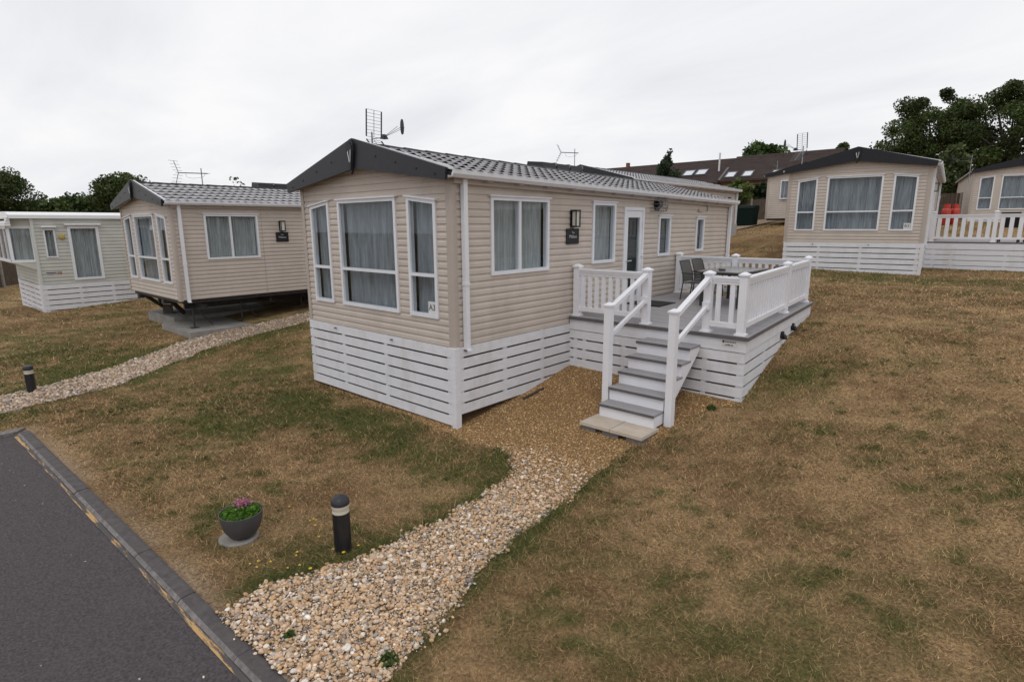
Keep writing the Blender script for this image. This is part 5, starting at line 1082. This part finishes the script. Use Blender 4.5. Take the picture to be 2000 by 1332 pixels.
# ================================================================== terraced houses behind
M_RTILE = mat('brown_concrete_tile', (.030,.019,.017), .85, vscale=1.6, col2=(.062,.039,.034), bump=1.0, bscale=9, stretch=(.6, 3.2, 3.2), dirt=((.05,.05,.035), .4, 1.2))
M_BRICK = mat('red_brown_brick', (.16,.085,.06), .9, var=.25, vscale=5)
M_ROOFLT = mat('skylight_glass', (.62,.66,.70), .12, spec=.6); M_LEAD = mat('lead_grey', (.10,.10,.11), .6)
HZ0 = 4.0; HR, HE, HYr, HYe = 9.0, 6.55, 54.0, 49.9
def house(x0, x1, label, dz=0.0, hr=HR):
    t = thing('terraced_house', label, 'house', ((x0+x1)/2, HYe+.5, HZ0), 'row of houses behind the fence'); hr += dz; he = HE+dz
    q = MB(); q.prism([(HYe+.5,HZ0-.8),(2*HYr-HYe-.5,HZ0-.8),(2*HYr-HYe-.5,he+.1),(HYr,hr-.25),(HYe+.5,he+.1)], x0, x1, 'x'); q.build('wall', M_BRICK, t)
    q = MB(); q.prism([(HYe,he-.06),(HYe,he+.06),(HYr,hr),(2*HYr-HYe,he+.06),(2*HYr-HYe,he-.06),(HYr,hr-.14)], x0+.02, x1-.02, 'x'); ro = q.build('roof', M_RTILE, t)
    q = MB(); n = 22; sl = (hr-he)/(HYr-HYe)                     # courses of tiles, one overlapping step each
    for i in range(n):
        ya_ = HYe+(HYr-HYe)*i/n; yb_ = HYe+(HYr-HYe)*(i+1)/n; za = he+.06+sl*(ya_-HYe); zb_ = he+.06+sl*(yb_-HYe)
        q.add([(x0+.02,ya_,za-.01),(x1-.02,ya_,za-.01),(x1-.02,ya_,za+.055),(x0+.02,ya_,za+.055),(x0+.02,yb_,zb_+.01),(x1-.02,yb_,zb_+.01)], [(0,1,2,3),(3,2,5,4)])
    q.build('tile_course', M_RTILE, ro)['kind'] = 'stuff'
    q = MB(); q.tube([(x0+.02,HYr,hr+.02),(x1-.02,HYr,hr+.02)], .12, 8); q.build('ridge', M_RTILE, ro)
    return t, ro
def skylight(t, px, py, w, h):
    d = ray(px, py); # intersect with the roof plane
    sl = (HR-HE)/(HYr-HYe); N = Vector((0, -sl, 1)); P0 = Vector((0, HYe, HE+.08+(.12 if t is h2 else 0))); o = Vector(CAM); dv = Vector(d); k = (P0-o).dot(N)/dv.dot(N); p = o+dv*k
    U = Vector((1,0,0)); V = Vector((0,1,sl)).normalized(); N.normalize()
    def pt(a, b_, c): return tuple(p+U*a+V*b_+N*c)
    def bx(mb, a0, a1, b0, b1, c0, c1): mb.hexa([pt(a0,b0,c0),pt(a1,b0,c0),pt(a1,b1,c0),pt(a0,b1,c0),pt(a0,b0,c1),pt(a1,b0,c1),pt(a1,b1,c1),pt(a0,b1,c1)])
    f = MB(); e = .09
    for q in ((-w/2-e,w/2+e,-h/2-e,-h/2),(-w/2-e,w/2+e,h/2,h/2+e),(-w/2-e,-w/2,-h/2,h/2),(w/2,w/2+e,-h/2,h/2)): bx(f, *q, -.05, .16)
    fo = f.build('skylight', M_LEAD, t); g = MB(); bx(g, -w/2, w/2, -h/2, h/2, .0, .12); g.build('pane', M_ROOFLT, fo)
h1, r1 = house(-38, -17.2, 'left house of the terrace with a long brown tiled roof and paired skylights'); h2, r2 = house(-17.15, -7.6, 'right house of the terrace with brown roof and white skylights', .12)
skylight(h1, 1346, 340.5, .95, 1.0); skylight(h1, 1371, 338.5, .95, 1.0); 
for px, py in ((1428, 343.5), (1461, 341.5), (1518, 340)): skylight(h2, px, py, .78, .95)
p = atdepth(1411, 340, 56); q = MB(); q.tube([(p[0],HYr-2.6,HE+1.2),(p[0],HYr-2.55,HR+.45)], .09, 8); q.build('flue_pipe', mat('pale_flue', (.62,.61,.60), .5), h2)
q = MB(); q.bar((-17.18,HYe+.1,HE+.22),(-17.18,HYe+2.2,HE+1.52),.22,.1); q.build('valley_lead', M_LEAD, h2)
for xx in (-14.6,-12.6,-10.6): q = MB(); q.lathe([(.10,0),(.10,.14),(.01,.16)], (xx,HYr-.55,HR-.2), 8); q.build('roof_vent', M_RTILE, h2)
p = atdepth(1243, 322, 58); q = MB(); q.box(-29.6,-29.3,HYr-.2,HYr+.2,HR-.1,HR+.55); q.build('chimney', M_BRICK, h1)
# ================================================================== trees
M_BARK = mat('bark', (.075,.058,.045), .95, var=.3, vscale=6, bump=.6, bscale=12)
def tree(name, base, crown_c, radii, label, nclump=60, per=150, leaf=.22, col=(.05,.075,.022), clump_r=.85, flat=.75, trunk_r=.25, seed=1, grp='trees round the site', fill=.55, cat='tree', up=.5):
    rr = np.random.default_rng(seed); bx_, by_ = base; zb_ = g1(bx_, by_); t = thing(name, label, cat, (bx_, by_, zb_), grp); c = np.array(crown_c, float); R = np.array(radii, float)
    D = rr.normal(0, 1, (nclump, 3)); D /= np.linalg.norm(D, axis=1)[:, None]; rad = fill+(1-fill)*rr.random(nclump)**.5; K = c+D*R*rad[:, None]
    L = []; S = []
    for k in range(nclump):
        s = clump_r*rr.uniform(.55, 1.25); n = int(per*rr.uniform(.6, 1.3)); q = rr.normal(0, 1, (n, 3)); q /= np.linalg.norm(q, axis=1)[:, None]; q *= (rr.random((n, 1))**.45)*s; q[:, 2] *= flat; L.append(K[k]+q)
    C = np.concatenate(L); shade = np.repeat(rr.uniform(.65, 1.5, nclump), [len(a) for a in L])
    o = leaf_cloud('crown', C, leaf, col, t, up=up, aspect=1.5, loc=(bx_, by_, zb_), shade=shade); o.location = (0, 0, 0)
    q = MB(); top = Vector((c[0], c[1], c[2]-R[2]*.1)); b0 = Vector((bx_, by_, zb_-.2)); mid = b0.lerp(top, .45)+Vector((rr.normal(0,.15), rr.normal(0,.15), 0))
    q.tube([b0, mid, top], [trunk_r*1.2, trunk_r*.8, trunk_r*.35], 9); q.build('trunk', M_BARK, t, True)
    lb = MB()
    for k in range(0, nclump, 3):
        s = b0.lerp(top, rr.uniform(.42, .95)); e = Vector(K[k]); m_ = s.lerp(e, .5)+Vector((0,0,-.12*(e-s).length)); lb.tube([s, m_, e], [trunk_r*.32, trunk_r*.2, trunk_r*.06], 5, cap=False)
    lb.build('limbs', M_BARK, t, True); return t
def px_tree(name, x0, x1, y0, y1, depth, label, **k):
    """crown that fills the pixel box x0..x1, y0..y1 at the given depth"""
    c = atdepth((x0+x1)/2, (y0+y1)/2, depth); rx = (x1-x0)/2/FPX*depth; rz = (y1-y0)/2/FPX*depth
    return tree(name, (c[0], c[1]), c, (rx, rx*.9, rz), label, **k)
OAK = (.060,.086,.024)
px_tree('oak_tree', 1740, 1905, 186, 335, 46, 'left part of the big dark oak group behind the B3 caravan', nclump=85, per=460, leaf=.115, col=OAK, clump_r=.9, seed=23, fill=.3, trunk_r=.4)
px_tree('oak_tree', 1868, 2085, 170, 345, 43, 'largest dark oak at the right edge behind the caravans', nclump=100, per=540, leaf=.115, col=OAK, clump_r=1.0, seed=4, fill=.45, trunk_r=.5)
px_tree('shrub_tree', 1838, 1902, 285, 385, 38, 'lighter green bushy tree between the two right caravans', nclump=30, per=150, leaf=.16, col=(.065,.085,.030), clump_r=.55, seed=5, fill=.3, trunk_r=.12)
px_tree('young_tree', 1712, 1752, 268, 312, 44, 'thin young tree left of the big oak', nclump=12, per=35, leaf=.14, col=(.06,.08,.03), clump_r=.4, seed=6, trunk_r=.06)
px_tree('conifer', 1282, 1328, 312, 430, 44, 'dark pointed conifer in front of the terrace roof', nclump=90, per=160, leaf=.12, col=(.032,.050,.024), clump_r=.42, flat=1.3, seed=7, fill=.2, trunk_r=.14)
px_tree('conifer', 1299, 1311, 296, 330, 43.9, 'narrow tip of the conifer rising above the terrace roof', nclump=8, per=60, leaf=.12, col=(.032,.050,.024), clump_r=.25, flat=1.5, seed=17, fill=.2, trunk_r=.05)
px_tree('leafy_tree', 1455, 1522, 284, 330, 66, 'round mid green tree rising behind the terrace roof', nclump=40, per=130, leaf=.3, col=(.060,.10,.028), clump_r=.95, seed=8, fill=.3, trunk_r=.25)
px_tree('leafy_tree', 1632, 1664, 284, 312, 62, 'small tree top showing over the roof of the B3 caravan', nclump=18, per=70, leaf=.22, col=(.055,.085,.028), clump_r=.5, seed=9, trunk_r=.1)
px_tree('hedge_bush', 1420, 1464, 352, 398, 37, 'light green bush behind the back fence', nclump=30, per=110, leaf=.14, col=(.085,.115,.03), clump_r=.45, seed=10, fill=.2, trunk_r=.08, cat='bush', grp='bushes behind the fence')
px_tree('hedge_bush', 1452, 1545, 360, 400, 38.5, 'dark green bush behind the back fence, next to the small far caravan', nclump=45, per=130, leaf=.15, col=(.030,.048,.018), clump_r=.55, seed=11, fill=.2, trunk_r=.08, cat='bush', grp='bushes behind the fence')
px_tree('hedge_bush', 1838, 1900, 340, 400, 39.5, 'dark bush behind the fence between the two right caravans', nclump=35, per=130, leaf=.15, col=(.035,.05,.02), clump_r=.5, seed=18, fill=.2, trunk_r=.08, cat='bush', grp='bushes behind the fence')
px_tree('oak_tree', -130, 66, 335, 430, 46, 'dark tree at the left edge behind the old green caravan', nclump=80, per=420, leaf=.12, col=(.056,.078,.023), clump_r=1.0, seed=12, fill=.3, trunk_r=.35)
px_tree('oak_tree', 190, 292, 344, 420, 42, 'dark round tree behind the left raised caravan', nclump=55, per=400, leaf=.115, col=(.056,.078,.023), clump_r=.75, seed=13, fill=.35, trunk_r=.3)
px_tree('leafy_tree', 60, 150, 398, 436, 47, 'low green tree beyond the old caravan, on the left of two', nclump=40, per=150, leaf=.2, col=(.052,.078,.022), clump_r=.8, seed=14, fill=.2, trunk_r=.2)
px_tree('leafy_tree', 110, 222, 386, 434, 50, 'low green tree beyond the old caravan, next to the dark round tree', nclump=50, per=150, leaf=.2, col=(.048,.073,.020), clump_r=.85, seed=15, fill=.2, trunk_r=.2)
px_tree('young_tree', 440, 474, 346, 372, 38, 'sparse twig tips showing above the roof of the left raised caravan', nclump=8, per=9, leaf=.12, col=(.06,.06,.05), clump_r=.3, seed=16, trunk_r=.04)
# pale strip of path and stone by the B3 caravan
q = MB(); P0 = [onplane(a, b_, 2, z)[:2] for a, b_, z in ((1415,478,1.55), (1512,455,2.1), (1512,459,2.05), (1425,492,1.45))]
q.add([(p[0], p[1], g1(p[0], p[1])+.03) for p in P0], [(0,1,2,3)]); tag(q.build('path', M_PATHBED), 'pale narrow path leading up to the small far caravan', None, None, 'structure')
